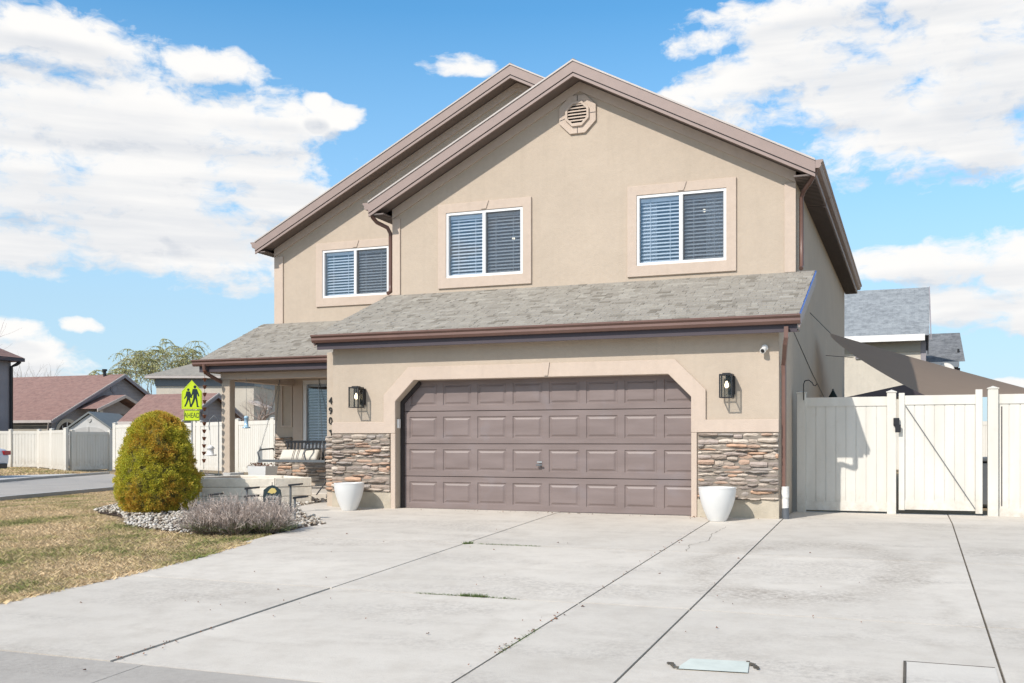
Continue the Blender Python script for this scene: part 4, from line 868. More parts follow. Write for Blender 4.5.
# timber raised bed
PB = [(-11.49, -.33), (-10.325, .165), (-9.93, .72), (-10.9, 1.42), (-12.0, 1.42), (-12.05, .1)]
PZ = [.03, .08, .13, .13, .05, .0]
tb = empty('timber_raised_bed', (-11, .6, .05), 'low raised bed of pale whitewashed timbers in front of the porch', 'raised bed')
for c in range(3):
    for i in range(len(PB)):
        a, b = Vector((*PB[i], 0)), Vector((*PB[(i+1) % len(PB)], 0)); d = (b-a).normalized(); nrm = Vector((d.y, -d.x, 0))
        za, zb = -.02+.162*c, -.02+.162*(c+1)-.006
        off = nrm*random.uniform(-.006, .006); a2, b2 = a+off+d*.003, b+off-d*.003; inn = -nrm*.11
        MB().hexa([(a2.x, a2.y, za), (b2.x, b2.y, za), (b2.x+inn.x-d.x*.06, b2.y+inn.y-d.y*.06, za), (a2.x+inn.x+d.x*.06, a2.y+inn.y+d.y*.06, za), (a2.x, a2.y, zb), (b2.x, b2.y, zb), (b2.x+inn.x-d.x*.06, b2.y+inn.y-d.y*.06, zb), (a2.x+inn.x+d.x*.06, a2.y+inn.y+d.y*.06, zb)]).build('timber', 'timber', tb, .008)
mb = MB(); mb.add([(x*.99-.11, y*.96+.02, .41) for x, y in PB], [tuple(range(6))]); mb.build('soil', 'soil', tb)
# swing
sw = empty('porch_swing', (-11.9, 2.9, .7), 'black metal porch swing hanging on chains with a striped cream cushion', 'porch swing')
x0, x1, ys, zs = -12.45, -10.88, 2.7, .70
mb = MB(); mb.box(x0, x1, ys-.02, ys+.02, zs-.02, zs+.03); mb.box(x0, x1, ys+.45, ys+.49, zs-.02, zs+.02)
mb.box(x0, x0+.035, ys, ys+.47, zs-.015, zs+.02); mb.box(x1-.035, x1, ys, ys+.47, zs-.015, zs+.02)
for i in range(18): mb.box(x0+.06+i*.083, x0+.10+i*.083, ys+.021, ys+.45, zs, zs+.012)
mb.build('seat', 'metal_grey', sw)
mb = MB(); mb.box(x0+.3, x1, ys+.5, ys+.53, zs+.37, zs+.42)
for i in range(15): xx = x0+.33+i*.087; mb.hexa([(xx, ys+.46, zs+.02), (xx+.04, ys+.46, zs+.02), (xx+.04, ys+.475, zs+.02), (xx, ys+.475, zs+.02), (xx, ys+.51, zs+.38), (xx+.04, ys+.51, zs+.38), (xx+.04, ys+.525, zs+.38), (xx, ys+.525, zs+.38)])
mb.build('backrest', 'metal_black', sw)
for xx in (x0+.018, x1-.45):
    MB().tube([(xx, ys, zs), (xx-.03, ys-.03, zs+.18), (xx, ys, zs+.23), (xx+.05, ys+.1, zs+.24), (xx+.05, ys+.40, zs+.25), (xx+.02, ys+.47, zs+.22)], .017, 8).build('armrest', 'metal_grey', sw)
cu = MB(); vs = []; fs = []; NX, NY = 16, 6
for j in range(NY+1):
    for i in range(NX+1):
        u, v = i/NX, j/NY; hgt = .10*(1-(2*u-1)**6)*(1-(2*v-1)**4)+.01; vs.append((x0+.42+.86*u, ys+.1+.12*v, zs+.03+.20*v+hgt*.4)); 
for j in range(NY):
    for i in range(NX): fs.append((j*(NX+1)+i, j*(NX+1)+i+1, (j+1)*(NX+1)+i+1, (j+1)*(NX+1)+i))
k0 = len(vs); vs += [(x, y+.10, z-.03) for x, y, z in vs[:]]
fs += [tuple(k0+i for i in reversed(f_)) for f_ in fs[:]]
rim = [i for i in range(NX+1)]+[j*(NX+1)+NX for j in range(1, NY+1)]+[NY*(NX+1)+i for i in range(NX-1, -1, -1)]+[j*(NX+1) for j in range(NY-1, 0, -1)]
for a, b in zip(rim, rim[1:]+rim[:1]): fs.append((a, b, k0+b, k0+a))
ch = cu.add(vs, fs, True).build('cushion', 'fabric_cream', sw)
tag(ch, 'cream cushion with dark stripes on the swing')
for q in (.34, .38, .46, .50, .62, .66):
    mb = MB(); xx = x0+.42+.86*q; pv = []
    for j in range(7): v = j/6; hgt = .10*(1-(2*q-1)**6)*(1-(2*v-1)**4)+.01; z = zs+.034+.20*v+hgt*.4; pv += [(xx, ys+.098+.12*v, z), (xx+.014, ys+.098+.12*v, z)]
    mb.add(pv, [(2*j, 2*j+1, 2*j+3, 2*j+2) for j in range(6)]); mb.build('stripe', 'fabric_stripe', ch)
def chain(a, b, name='chain'):
    a, b = Vector(a), Vector(b); mb = MB(); n = int((b-a).length/.045); d = (b-a).normalized(); u = d.orthogonal().normalized(); w = d.cross(u)
    for i in range(n):
        c = a+(b-a)*((i+.5)/n); q = u if i % 2 else w; mb.tube([c-d*.026+q*.0, c-d*.012+q*.011, c+d*.012+q*.011, c+d*.026, c+d*.012-q*.011, c-d*.012-q*.011, c-d*.026], .0035, 4, False)
    return mb.build(name, 'metal_grey', sw)
chain((x0+.018, ys, zs+.2), (x0+.33, ys+.25, 2.37)); chain((x0+.05, ys+.47, zs+.25), (x0+.33, ys+.25, 2.37)); chain((x1-.05, ys, zs+.2), (x1-.3, ys+.25, 2.37)); chain((x1-.05, ys+.47, zs+.25), (x1-.3, ys+.25, 2.37))
# folding stand beside the raised bed
t = empty('folding_stand', (-9.75, 1.5, 0), 'black metal folding stand with splayed legs beside the raised bed', 'stand')
MB().tube([(-10.35, 1.7, .38), (-9.55, 1.95, .40)], .015, 6).build('top_bar', 'metal_black', t)
for a, b in (((-10.22, 1.72, .38), (-10.36, 1.55, .10)), ((-10.2, 1.75, .38), (-9.62, 1.85, .11)), ((-9.7, 1.9, .39), (-9.62, 2.05, .11))): MB().tube([a, b], .013, 6).build('leg', 'metal_black', t)
MB().tube([(-10.1, 1.7, .12), (-10.03, 1.72, .24), (-9.9, 1.75, .28), (-9.78, 1.78, .22), (-9.74, 1.8, .12)], .011, 6).build('brace', 'metal_black', t)
# rain chain
rc = empty('rain_chain', (-13.2, 1.93, 2.6), 'copper rain chain of small cups hanging from the porch gutter corner', 'rain chain')
MB().tube([(-13.20, 1.93, 2.62), (-13.23, 1.93, .55)], .004, 4).build('link_wire', 'metal_grey', rc)
cup0 = MB().lathe((-13.20, 1.93, 2.45), [(.008, 0), (.022, .012), (.042, .07), (.046, .075), (.038, .07), (.012, .012)], 12).build('cup', 'copper', rc)
for i in range(1, 13):
    c = cup0.copy(); COL.objects.link(c); c.parent = rc; c.location = (-.002*i, 0, -.148*i)
# feeders
t = empty('bird_feeder', (-12.4, 1.3, 0), 'small white seed feeder hung on a black shepherd hook left of the porch post', 'bird feeder')
MB().tube([(-12.42, 1.35, 0), (-12.42, 1.35, 1.45), (-12.44, 1.34, 1.55), (-12.5, 1.3, 1.6), (-12.56, 1.27, 1.52), (-12.58, 1.26, 1.4), (-12.56, 1.26, 1.32)], .009, 6).build('hook', 'metal_grey', t)
MB().tube([(-12.56, 1.26, 1.33), (-12.54, 1.26, 1.02)], .003, 4).build('string', 'metal_grey', t)
MB().lathe((-12.54, 1.26, .82), [(.001, 0), (.11, .005), (.115, .03), (.06, .03), (.06, .14), (.085, .145), (.03, .2), (.001, .21)], 16).build('tray', 'white_paint', t)
t = empty('hummingbird_feeder', (-12.35, 2.2, 1.38), 'clear blue tube feeder hanging from the porch beam right of the post', 'bird feeder')
MB().tube([(-12.40, 2.2, 1.62), (-12.40, 2.2, 2.38)], .003, 4).build('string', 'metal_grey', t)
MB().lathe((-12.40, 2.2, 1.36), [(.001, 0), (.075, .01), (.08, .03), (.04, .04), (.04, .2), (.05, .205), (.045, .24), (.001, .26)], 16).build('tube', 'glass_blue', t)

# ================================================================ bed furniture
def path_light(x, y, z, h, label, rzv):
    t = empty('path_light', (x, y, z), label, 'path light', 'solar path lights in the gravel bed', rz=rzv)
    MB().box(-.014, .014, -.014, .014, -.03, h).build('stake', 'metal_grey', t, off=False)
    MB().hexa([(-.02, -.05, h-.012), (.19, -.05, h+.012), (.19, .05, h+.012), (-.02, .05, h-.012), (-.02, -.05, h+.02), (.19, -.05, h+.04), (.19, .05, h+.04), (-.02, .05, h+.02)]).build('lamp_head', 'metal_black', t, off=False)
def bz(x, y): return G(x, y)
path_light(-10.232, -1.70, bz(-10.2, -1.7), .33, 'leftmost small black solar path light, behind the dry shrub', .2)
path_light(-9.705, -1.495, bz(-9.7, -1.5), .42, 'tallest solar path light, just left of the dark yard sign', .2)
path_light(-9.60, -1.65, bz(-9.6, -1.65), .31, 'shorter solar path light right beside the tallest one', .25)
path_light(-8.60, -1.83, bz(-8.6, -1.83), .33, 'solar path light standing alone at the edge of the front walk', .25)
path_light(-9.23, -1.0, bz(-9.2, -1.0), .44, 'solar path light whose head peeks out behind the yard sign', .2)
ys_ = empty('yard_sign', (-9.33, -1.36, bz(-9.33, -1.36)), 'small dark house shaped yard sign with gold emblem on a stake', 'sign', rz=.3)
MB().prism([(-.135, .16), (.135, .16), (.15, .30), (.135, .40), (.06, .455), (0, .475), (-.06, .455), (-.135, .40), (-.15, .30)], -.012, .012, 'y').build('board', 'sign_black', ys_, .003, off=False)
mb = MB()
mb.prism([(-.07, .36), (-.03, .41), (.0, .43), (.05, .42), (.075, .38), (.05, .345), (.02, .35), (0, .335), (-.03, .35)], -.016, -.0125, 'y')
mb.build('emblem', 'gold', ys_, off=False); mb = MB()
for z, w in ((.30, .10), (.275, .11), (.23, .07), (.205, .09)):
    x = -w
    while x < w: l = random.uniform(.012, .03); mb.box(x, min(x+l, w), -.0155, -.0125, z-.006, z+.006); x += l+.008
mb.build('small_print', 'pot_grey', ys_, off=False); MB().box(-.012, .012, -.006, .006, -.05, .16).build('stake', 'metal_grey', ys_, off=False); MB().box(-.004, .004, -.004, .004, .47, .52).build('finial', 'metal_black', ys_, off=False)

# round topiary shrub
def topiary():
    cx, cy, cz = -11.62, -1.30, G(-11.6, -1.3)
    t = empty('topiary_shrub', (cx, cy, cz), 'big egg shaped evergreen shrub, yellow green with bronzed patches, on the lawn edge', 'shrub')
    prof = [(0, .50), (.10, .60), (.30, .69), (.50, .70), (.70, .655), (.90, .60), (1.10, .555), (1.30, .485), (1.45, .395), (1.56, .26), (1.62, .10), (1.635, .0)]
    def rad(z):
        for (a, ra), (b, rb) in zip(prof, prof[1:]):
            if a <= z <= b: return ra+(rb-ra)*(z-a)/(b-a)
        return 0
    # lumps and a few clefts
    lumps = [(random.uniform(0, 6.28), random.uniform(.1, 1.5), random.uniform(.05, .13), random.uniform(-.06, .05)) for _ in range(420)]
    def off(a, z):
        s = 0
        for la, lz, lr, lh in lumps:
            da = (a-la+math.pi) % (2*math.pi)-math.pi; d2 = ((da*.6)**2+(z-lz)**2)/(lr*lr)
            if d2 < 4: s += lh*math.exp(-d2*2)
        for za, ph, amp in ((.42, .6, .08), (.80, 2.8, .06)):   # horizontal clefts
            zz = za+.05*math.sin(a*2+ph); s -= amp*math.exp(-((z-zz)/.03)**2)*(.5+.5*math.sin(a*1.5+ph*2))
        return s
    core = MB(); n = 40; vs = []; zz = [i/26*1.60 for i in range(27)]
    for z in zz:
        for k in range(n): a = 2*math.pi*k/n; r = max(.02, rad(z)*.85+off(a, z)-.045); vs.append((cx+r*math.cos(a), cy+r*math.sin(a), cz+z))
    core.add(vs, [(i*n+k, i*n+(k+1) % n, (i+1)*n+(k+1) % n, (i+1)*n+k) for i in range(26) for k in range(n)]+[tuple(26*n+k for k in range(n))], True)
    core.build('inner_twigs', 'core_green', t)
    stem = MB()
    for i in range(26):
        a = random.uniform(0, 6.28); r = random.uniform(.1, .5); stem.tube([(cx+r*.7*math.cos(a), cy+r*.7*math.sin(a), cz-.03), (cx+r*1.1*math.cos(a), cy+r*1.1*math.sin(a), cz+.25)], .012, 5, False)
    stem.build('stem', 'bark', t)
    # sprays: clusters of small scale leaves
    V = []; 
    for c in range(3600):
        z = 1.64*(random.random()**.85); z = 1.635-z if random.random() < .5 else z; z = max(.05, min(1.63, z)); a = random.uniform(0, 6.28)
        r0 = rad(z)*.94; r = r0+off(a, z)-.02+random.choice((random.uniform(-.06, .02), random.uniform(-.02, .03), random.uniform(-.02, .055)))
        if r < .02: r = .02
        nrm = np.array([math.cos(a), math.sin(a), .35 if z < 1.3 else .35+(z-1.3)*4]); nrm /= np.linalg.norm(nrm)
        c0 = np.array([cx+r*math.cos(a), cy+r*math.sin(a), cz+z]); m = 34
        u = rng.normal(0, 1, (m, 3)); u /= np.linalg.norm(u, axis=1)[:, None]
        cs = c0+u*rng.uniform(.008, .042, (m, 1))
        dr_ = u*.8+nrm*1.0+rng.normal(0, .35, (m, 3)); dr_ /= np.linalg.norm(dr_, axis=1)[:, None]
        sd_ = np.cross(dr_, rng.normal(0, 1, (m, 3))); sd_ /= np.linalg.norm(sd_, axis=1)[:, None]
        L = rng.uniform(.010, .024, (m, 1)); W = L*.30
        V.append(np.stack([cs-sd_*W, cs+sd_*W, cs+dr_*L+sd_*W*.5, cs+dr_*L*1.1-sd_*W*.5], 1).reshape(-1, 3))
    V = np.concatenate(V)-np.array([cx, cy, cz]); o = np_mesh('foliage', V, np.arange(len(V)).reshape(-1, 4), 'topiary_leaf'); o.parent = t
topiary()
# dry lavender clumps
def dry_shrub(x, y, r, h, label, seed):
    rnd = random.Random(seed); z = G(x, y)
    t = empty('dry_shrub', (x, y, z), label, 'shrub', 'dry grey shrubs in front of the gravel bed')
    for nm, mt, n, hh in (('dead_stems', 'lav', 520, 1.), ('woody_base', 'lav_dark', 160, .5), ('green_shoots', 'lav_green', 130, .4)):
        mb = MB()
        for i in range(n):
            a = rnd.uniform(0, 6.28); q = math.sqrt(rnd.random()); bx, by = x+r*.45*q*math.cos(a), y+r*.45*q*math.sin(a)
            tip = Vector((x+r*q*1.05*math.cos(a)+rnd.gauss(0, .08), y+r*q*1.05*math.sin(a)+rnd.gauss(0, .08), z+h*hh*(1-.5*q*q)*rnd.uniform(.4, 1.15)))
            b = Vector((bx, by, z)); m = b.lerp(tip, .55)+Vector((rnd.gauss(0, .02), rnd.gauss(0, .02), .02)); w = rnd.uniform(.0022, .0042)
            mb.tube([b, m, tip], [w, w*.9, w*.6], 3, False, False)
            for k in range(3 if nm != 'woody_base' else 1):
                p = m.lerp(tip, rnd.random()); e = p+Vector((rnd.gauss(0, .035), rnd.gauss(0, .035), rnd.uniform(.02, .08))); mb.tube([p, e], [w*.8, w*.5], 3, False, False)
            if nm == 'dead_stems':
                for k in range(4):
                    p = tip+Vector((0, 0, -.018*k)); s = .007; aa = rnd.uniform(0, 6.28); mb.add([p, p+Vector((math.cos(aa)*s, math.sin(aa)*s, .008)), p+Vector((0, 0, .018))], [(0, 1, 2)])
        mb.build(nm, mt, t, fixn=False)
dry_shrub(-8.86, -3.45, .40, .48, 'dry grey twiggy shrub nearest the round evergreen', 1)
dry_shrub(-8.50, -3.40, .40, .52, 'dry grey twiggy shrub in the middle of the row, below the yard sign', 2)
dry_shrub(-8.20, -3.15, .38, .47, 'dry grey twiggy shrub nearest the front walk', 3)

# ================================================================ across the street
def corner_fence(pts, hgt, label, zf, dbl=()):
    t = empty('fence', (pts[0][0], pts[0][1], zf), label, 'fence')
    for i, (x, y) in enumerate(pts):
        post(t, x, y, zf-.1, zf+hgt+.06, .075)
    for (ax, ay), (bx, by) in zip(pts[:-1], pts[1:]):
        d = Vector((bx-ax, by-ay, 0)); L = d.length; d.normalize(); n_ = Vector((-d.y, d.x, 0)); mb = MB(); lo = MB(); vinyl_panel(lo, .08, L-.08, zf+.04, zf+hgt, 0)
        lo.v = [(ax+d.x*x+n_.x*y, ay+d.y*x+n_.y*y, z) for x, y, z in lo.v]; lo.build('panel', 'vinyl', t)
    return t
def lerp2(a, b, n): return [(a[0]+(b[0]-a[0])*i/n, a[1]+(b[1]-a[1])*i/n) for i in range(n+1)]
corner_fence([(-44.9, 21.2), (-43.0, 21.95), (-41.1, 22.7), (-39.8, 23.2), (-37.05, 21.3), (-34.3, 19.4)], 1.80, 'long sunlit white vinyl fence across the side street at the far left', -.2)
corner_fence([(-34.25, 19.7), (-34.1, 21.8), (-33.9, 23.9), (-33.7, 26.2)], 1.72, 'short shaded white vinyl fence return across the side street', -.2)
corner_fence([(-32.0, 19.85), (-28.6, 18.35)]+[(-25.5, 17.0), (-25.15, 16.85)]+[(-22.2, 15.2), (-19.9, 14.0), (-17.4, 12.7)], 1.83, 'white vinyl fence behind the porch and round shrub', -.02)

# gable houses
def poly_y(pts, X, th, name, mat, parent): return MB().prism(pts, X-th, X, 'x').build(name, mat, parent)
def brown_house(X, y0, ya, y1, ze, za, xback, label, xeave=None):
    xeave = xeave or xback
    t = empty('brick_roof_house', (X, ya, 0), label, 'house')
    pit = (za-ze)/(ya-y0); zt = lambda y: za-pit*abs(y-ya)
    poly_y([(y0+.35, -.3), (y1-.35, -.3), (y1-.35, zt(y1-.35)-.1), (ya, za-.12), (y0+.35, zt(y0+.35)-.1)], X-.4, .2, 'gable_wall', 'siding_grey', t)
    MB().box(xeave+.4, X-.61, y0+.35, y0+.55, -.3, ze+.05).build('front_wall', 'far_tan', t)
    MB().add([(xeave, y0, ze), (X, y0, ze), (X, ya, za), (xback, ya, za), (X, y1, zt(y1)), (xeave, y1, zt(y1))], [(0, 1, 2, 3), (3, 2, 4, 5), (0, 3, 5)]).build('roof', 'roof_brown', t)
    for d0, d1, m, th in ((-.01, .06, 'fascia_edge', .05), (.061, .24, 'far_grey', .03)):
        MB().prism([(y0, ze-d0), (ya, za-d0), (y1, zt(y1)-d0), (y1, zt(y1)-d1), (ya, za-d1), (y0, ze-d1)], X+.001, X+.001+th, 'x').build('rake_board', m, t)
    MB().box(xeave, X, y0-.06, y0-.01, ze-.16, ze+.0).build('gutter', 'fascia_edge', t)
    MB().lathe((0, 0, 0), [(.001, 0)], 3)
    v = MB(); yc, zc = ya-.55, za-.95
    v.tube([(X-.405, yc, zc), (X-.36, yc, zc)], .33, 24); vv = v.build('round_vent', 'far_grey', t); MB().tube([(X-.359, yc, zc), (X-.35, yc, zc)], .22, 20).build('louvre', 'siding_grey', vv)
    mb = MB(); zq = .2
    while zq < za-.3:
        hw = min((za-.3-zq)/pit, (y1-y0)/2-.4); mb.box(X-.398, X-.385, ya-hw, min(ya+hw, y1-.4), zq, zq+.02); zq += .18
    mb.build('siding_line', 'far_grey', t)
    return t
b1 = brown_house(-48, 32.0, 38.1, 44.2, 2.37, 5.5, -60, 'single storey house with a brown shingle roof and small entry gable, far left')
# entry gable
MB().add([(-50.5, 34.2, 3.1), (-46.6, 34.2, 3.1), (-46.6, 36.6, 4.05), (-50.5, 36.6, 4.05), (-46.6, 39.0, 3.1), (-50.5, 39.0, 3.1)], [(0,1,2,3),(3,2,4,5)]).build('entry_roof', 'roof_brown', b1)
MB().prism([(34.2, 3.1), (36.6, 4.05), (39.0, 3.1), (39.0, 2.92), (36.6, 3.86), (34.2, 2.92)], -46.62, -46.55, 'x').build('entry_fascia', 'fascia_edge', b1)
MB().prism([(34.5, 2.85), (36.6, 3.72), (38.7, 2.85)], -47.4, -47.3, 'x').build('entry_gable_wall', 'siding_grey', b1)
for y in (34.6, 38.5): MB().box(-46.9, -46.65, y-.12, y+.12, -.2, 3.0).build('entry_post', 'far_cream', b1)
MB().box(-48.39, -48.36, 35.2, 37.4, 0, 2.5).build('entry_door', 'door_dark', b1)
def arch_pts(yc, zc, r, n=14): return [(yc-r, zc-.7)]+[(yc-r*math.cos(math.pi*i/n), zc+r*math.sin(math.pi*i/n)) for i in range(n+1)]+[(yc+r, zc-.7)]
aw = MB().prism(arch_pts(33.55, 1.55, .95), -48.39, -48.33, 'x', [arch_pts(33.55, 1.55, .72)]).build('arched_window', 'far_cream', b1); MB().prism(arch_pts(33.55, 1.55, .72), -48.385, -48.37, 'x').build('pane', 'door_dark', aw)
mb = MB(); mb.box(-48.369, -48.35, 33.52, 33.58, .85, 2.27); mb.box(-48.369, -48.35, 32.83, 34.27, 1.5, 1.56); 
for a in (-.36, .36): mb.box(-48.369, -48.35, 33.53+a, 33.57+a, .85, 2.05)
mb.build('muntin', 'white_vinyl_frame', aw)
MB().tube([(-49.5, 37.9, 5.3), (-49.5, 37.9, 5.75)], .10, 10).tube([(-49.5, 37.9, 5.72), (-49.5, 37.9, 5.85)], .16, 10).build('roof_pipe', 'metal_black', b1)
MB().tube([(-48.2, 31.95, 2.25), (-48.2, 31.95, 2.1), (-48.6, 32.3, 1.85), (-48.6, 32.3, 0)], .05, 6).build('downspout', 'fascia_edge', b1)
b2 = brown_house(-33, 25.35, 28.2, 31.05, 2.08, 3.57, -37.6, 'smaller brown roofed gable house seen behind the crossing sign and porch post', -36.9)
# two storey grey house at the left edge
gh = empty('two_storey_house', (-46, 24, 0), 'tall mauve grey house with a hipped brown roof cut by the left photo edge', 'house')
MB().box(-55, -45.2, 17, 26.45, -.3, 5.4).build('wall', 'far_grey', gh)
MB().add([(-55.5, 16.5, 5.6), (-44.72, 16.5, 5.6), (-44.72, 26.9, 5.6), (-55.5, 26.9, 5.6), (-50, 21.2, 8.6), (-50, 22.2, 8.6)], [(0,1,4),(1,2,5,4),(2,3,5),(3,0,4,5)]).build('roof', 'roof_brown', gh)
MB().box(-55.5, -44.7, 16.45, 26.92, 5.4, 5.59).build('eave', 'frieze', gh)
MB().tube([(-44.8, 26.7, 5.4), (-44.95, 26.6, 5.25), (-45.12, 26.4, 5.1), (-45.12, 26.4, -.2)], .09, 6).build('downspout', 'metal_black', gh)
# shed
s = empty('garden_shed', (-41, 28.5, 0), 'pale resin garden shed with arched double doors and grey roof behind the white fence', 'shed', rz=0)
sh_a = R(22); 
def shp(u, v): return (-42.3+u*math.cos(sh_a)-v*math.sin(sh_a), 27.6+u*math.sin(sh_a)+v*math.cos(sh_a))
def sh_prism(pts, v0, v1, name, mat, par):
    mb = MB(); n = len(pts); vs = [(*shp(u, v0), z) for u, z in pts]+[(*shp(u, v1), z) for u, z in pts]; mb.add(vs, [tuple(range(n)), tuple(range(2*n-1, n-1, -1))]+[(i, (i+1) % n, n+(i+1) % n, n+i) for i in range(n)]); return mb.build(name, mat, par)
sh_prism([(0, -.2), (2.2, -.2), (2.2, 1.78), (1.1, 2.55), (0, 1.78)], 0, 4.2, 'wall', 'shed_wall', s)
sh_prism([(-.15, 1.70), (1.1, 2.60), (2.35, 1.70), (2.35, 1.80), (1.1, 2.70), (-.15, 1.80)], -.12, 4.35, 'roof', 'shed_roof', s)
for a, b in ((.3, 1.08), (1.12, 1.9)):
    arc = [(a, 0)]+[(a+(b-a)*i/6, 1.55+.32*math.sqrt(max(0, 1-((a+(b-a)*i/6-1.1)/.85)**2))) for i in range(7)]+[(b, 0)]
    sh_prism(arc, -.04, -.005, 'door', 'roof_slate' if False else 'pot_grey', s)
sh_prism([(1.0, 2.2), (1.1, 2.10), (1.2, 2.2), (1.2, 2.3), (1.0, 2.3)], -.04, -.005, 'emblem_plate', 'pot_grey', s)
# tan two-storey house behind
th = empty('two_storey_house', (-39, 36, 0), 'pale tan two storey house with a grey hipped roof behind the crossing sign', 'house')
def rt(u, v): a = R(21.4); return (-41.4+u*math.cos(a)-v*math.sin(a), 33.4+u*math.sin(a)+v*math.cos(a))
MB().hexa([(*rt(0, 0), -.3), (*rt(5.75, 0), -.3), (*rt(5.75, 8), -.3), (*rt(0, 8), -.3), (*rt(0, 0), 4.75), (*rt(5.75, 0), 4.75), (*rt(5.75, 8), 4.75), (*rt(0, 8), 4.75)]).build('wall', 'far_cream', th)
MB().hexa([(*rt(-.05, -.05), 4.35), (*rt(5.8, -.05), 4.35), (*rt(5.8, 8), 4.35), (*rt(-.05, 8), 4.35), (*rt(-.05, -.05), 4.78), (*rt(5.8, -.05), 4.78), (*rt(5.8, 8), 4.78), (*rt(-.05, 8), 4.78)]).build('frieze', 'metal_grey', th)
MB().add([(*rt(-.5, -.5), 4.95), (*rt(6.3, -.5), 4.95), (*rt(6.3, 8.5), 4.95), (*rt(-.5, 8.5), 4.95), (*rt(2.5, 3.5), 6.3), (*rt(3.3, 3.5), 6.3)], [(0,1,5,4),(1,2,5),(2,3,4,5),(3,0,4)]).build('roof', 'roof_tan', th)
MB().hexa([(*rt(-.5, -.5), 4.79), (*rt(6.3, -.5), 4.79), (*rt(6.3, 8.5), 4.79), (*rt(-.5, 8.5), 4.79), (*rt(-.5, -.5), 4.94), (*rt(6.3, -.5), 4.94), (*rt(6.3, 8.5), 4.94), (*rt(-.5, 8.5), 4.94)]).build('fascia', 'fascia_edge', th)
MB().hexa([(*rt(5.5, -.3), 3.35), (*rt(6.9, -1.3), 2.9), (*rt(7.1, -.9), 2.9), (*rt(5.9, .3), 3.35), (*rt(5.5, -.3), 3.5), (*rt(6.9, -1.3), 3.05), (*rt(7.1, -.9), 3.05), (*rt(5.9, .3), 3.5)]).build('lean_to_roof', 'fascia_edge', th)

# houses on the right behind the fence
rh = empty('neighbour_house', (-4, 30, 0), 'pale stucco neighbour house with a blue grey shingle roof right of the main house', 'house')
MB().box(-12, .42, 29.4, 40, -.2, 5.15).build('wall', 'far_cream', rh)
MB().box(-12, .44, 29.36, 29.399, 4.72, 5.1).build('frieze', 'far_tan', rh)
MB().box(.40, .60, 29.35, 36, -.2, 5.12).build('corner_board', 'far_grey', rh)
rp = MB().add([(-12, 28.9, 5.33), (.72, 28.9, 5.33), (.78, 32.6, 7.75), (-12, 32.6, 7.75), (.78, 36.4, 5.33), (-12, 36.4, 5.33)], [(0,1,2,3),(3,2,4,5)]).build('roof', 'roof_grey', rh)
MB().box(-12, .55, 28.82, 28.9, 5.12, 5.38).build('fascia_board', 'white_paint', rp)
MB().prism([(28.9, 5.35), (32.6, 7.78), (36.4, 5.35), (36.4, 5.15), (32.6, 7.6), (28.9, 5.15)], .76, .80, 'x').build('rake_board', 'far_grey', rp)
MB().prism([(29.4, 5.1), (32.6, 7.55), (36, 5.1)], .40, .42, 'x').build('gable_wall', 'far_grey', rh)
w_ = MB().box(-2.10, -1.70, 29.32, 29.358, 4.5, 5.1).build('window', 'far_grey', rh); MB().box(-2.06, -1.74, 29.31, 29.319, 4.54, 5.06).build('pane', 'sign_black', w_)
rk = empty('neighbour_house', (1.2, 37, 0), 'farther neighbour house with a dark grey roof, beside the satellite dish', 'house')
MB().box(-1, 2.0, 36.5, 44, -.2, 4.3).build('wall', 'far_tan', rk)
MB().add([(-1, 36, 4.75), (2.35, 36, 4.75), (2.25, 38.9, 6.35), (-1, 38.9, 6.35), (2.3, 42, 4.7), (-1, 42, 4.7)], [(0,1,2,3),(3,2,4,5)]).build('roof', 'roof_slate', rk)
MB().box(-1, 2.1, 35.93, 36.0, 4.50, 4.75).build('fascia_board', 'white_paint', rk)
MB().box(-1, 2.15, 36.3, 36.45, 3.9, 4.48).build('frieze', 'frieze', rk)
MB().tube([(2.1, 36.9, 4.9), (2.1, 36.9, 5.4)], .05, 6).tube([(2.0, 36.9, 5.1), (2.25, 36.9, 5.0)], .04, 6).build('roof_pipe', 'metal_black', rk)
sdh = empty('satellite_dish', (1.35, 30.2, 3.2), 'pale satellite dish on a mast beside the neighbour roofs', 'satellite dish')
MB().tube([(1.35, 30.2, 0), (1.35, 30.2, 3.85)], .03, 8).build('mast', 'metal_grey', sdh)
mb = MB(); mb.lathe((0, 0, 0), [(.001, 0), (.12, .012), (.24, .05), (.33, .10), (.33, .11), (.24, .06), (.001, .01)], 24); M_ = Matrix.Rotation(R(65), 4, 'X'); mb.v = [tuple(M_ @ Vector(v)+Vector((1.35, 30.15, 3.95))) for v in mb.v]; mb.build('dish', 'sat_dish', sdh)
MB().tube([(1.35, 30.1, 3.8), (1.38, 29.75, 4.0)], .012, 6).box(1.35, 1.42, 29.68, 29.76, 3.97, 4.05).build('feed_arm', 'metal_black', sdh)

corner_fence(lerp2((-8, 26), (10, 26), 8), 1.83, 'distant white vinyl fence along the back yard, glimpsed beside the gate', 0)
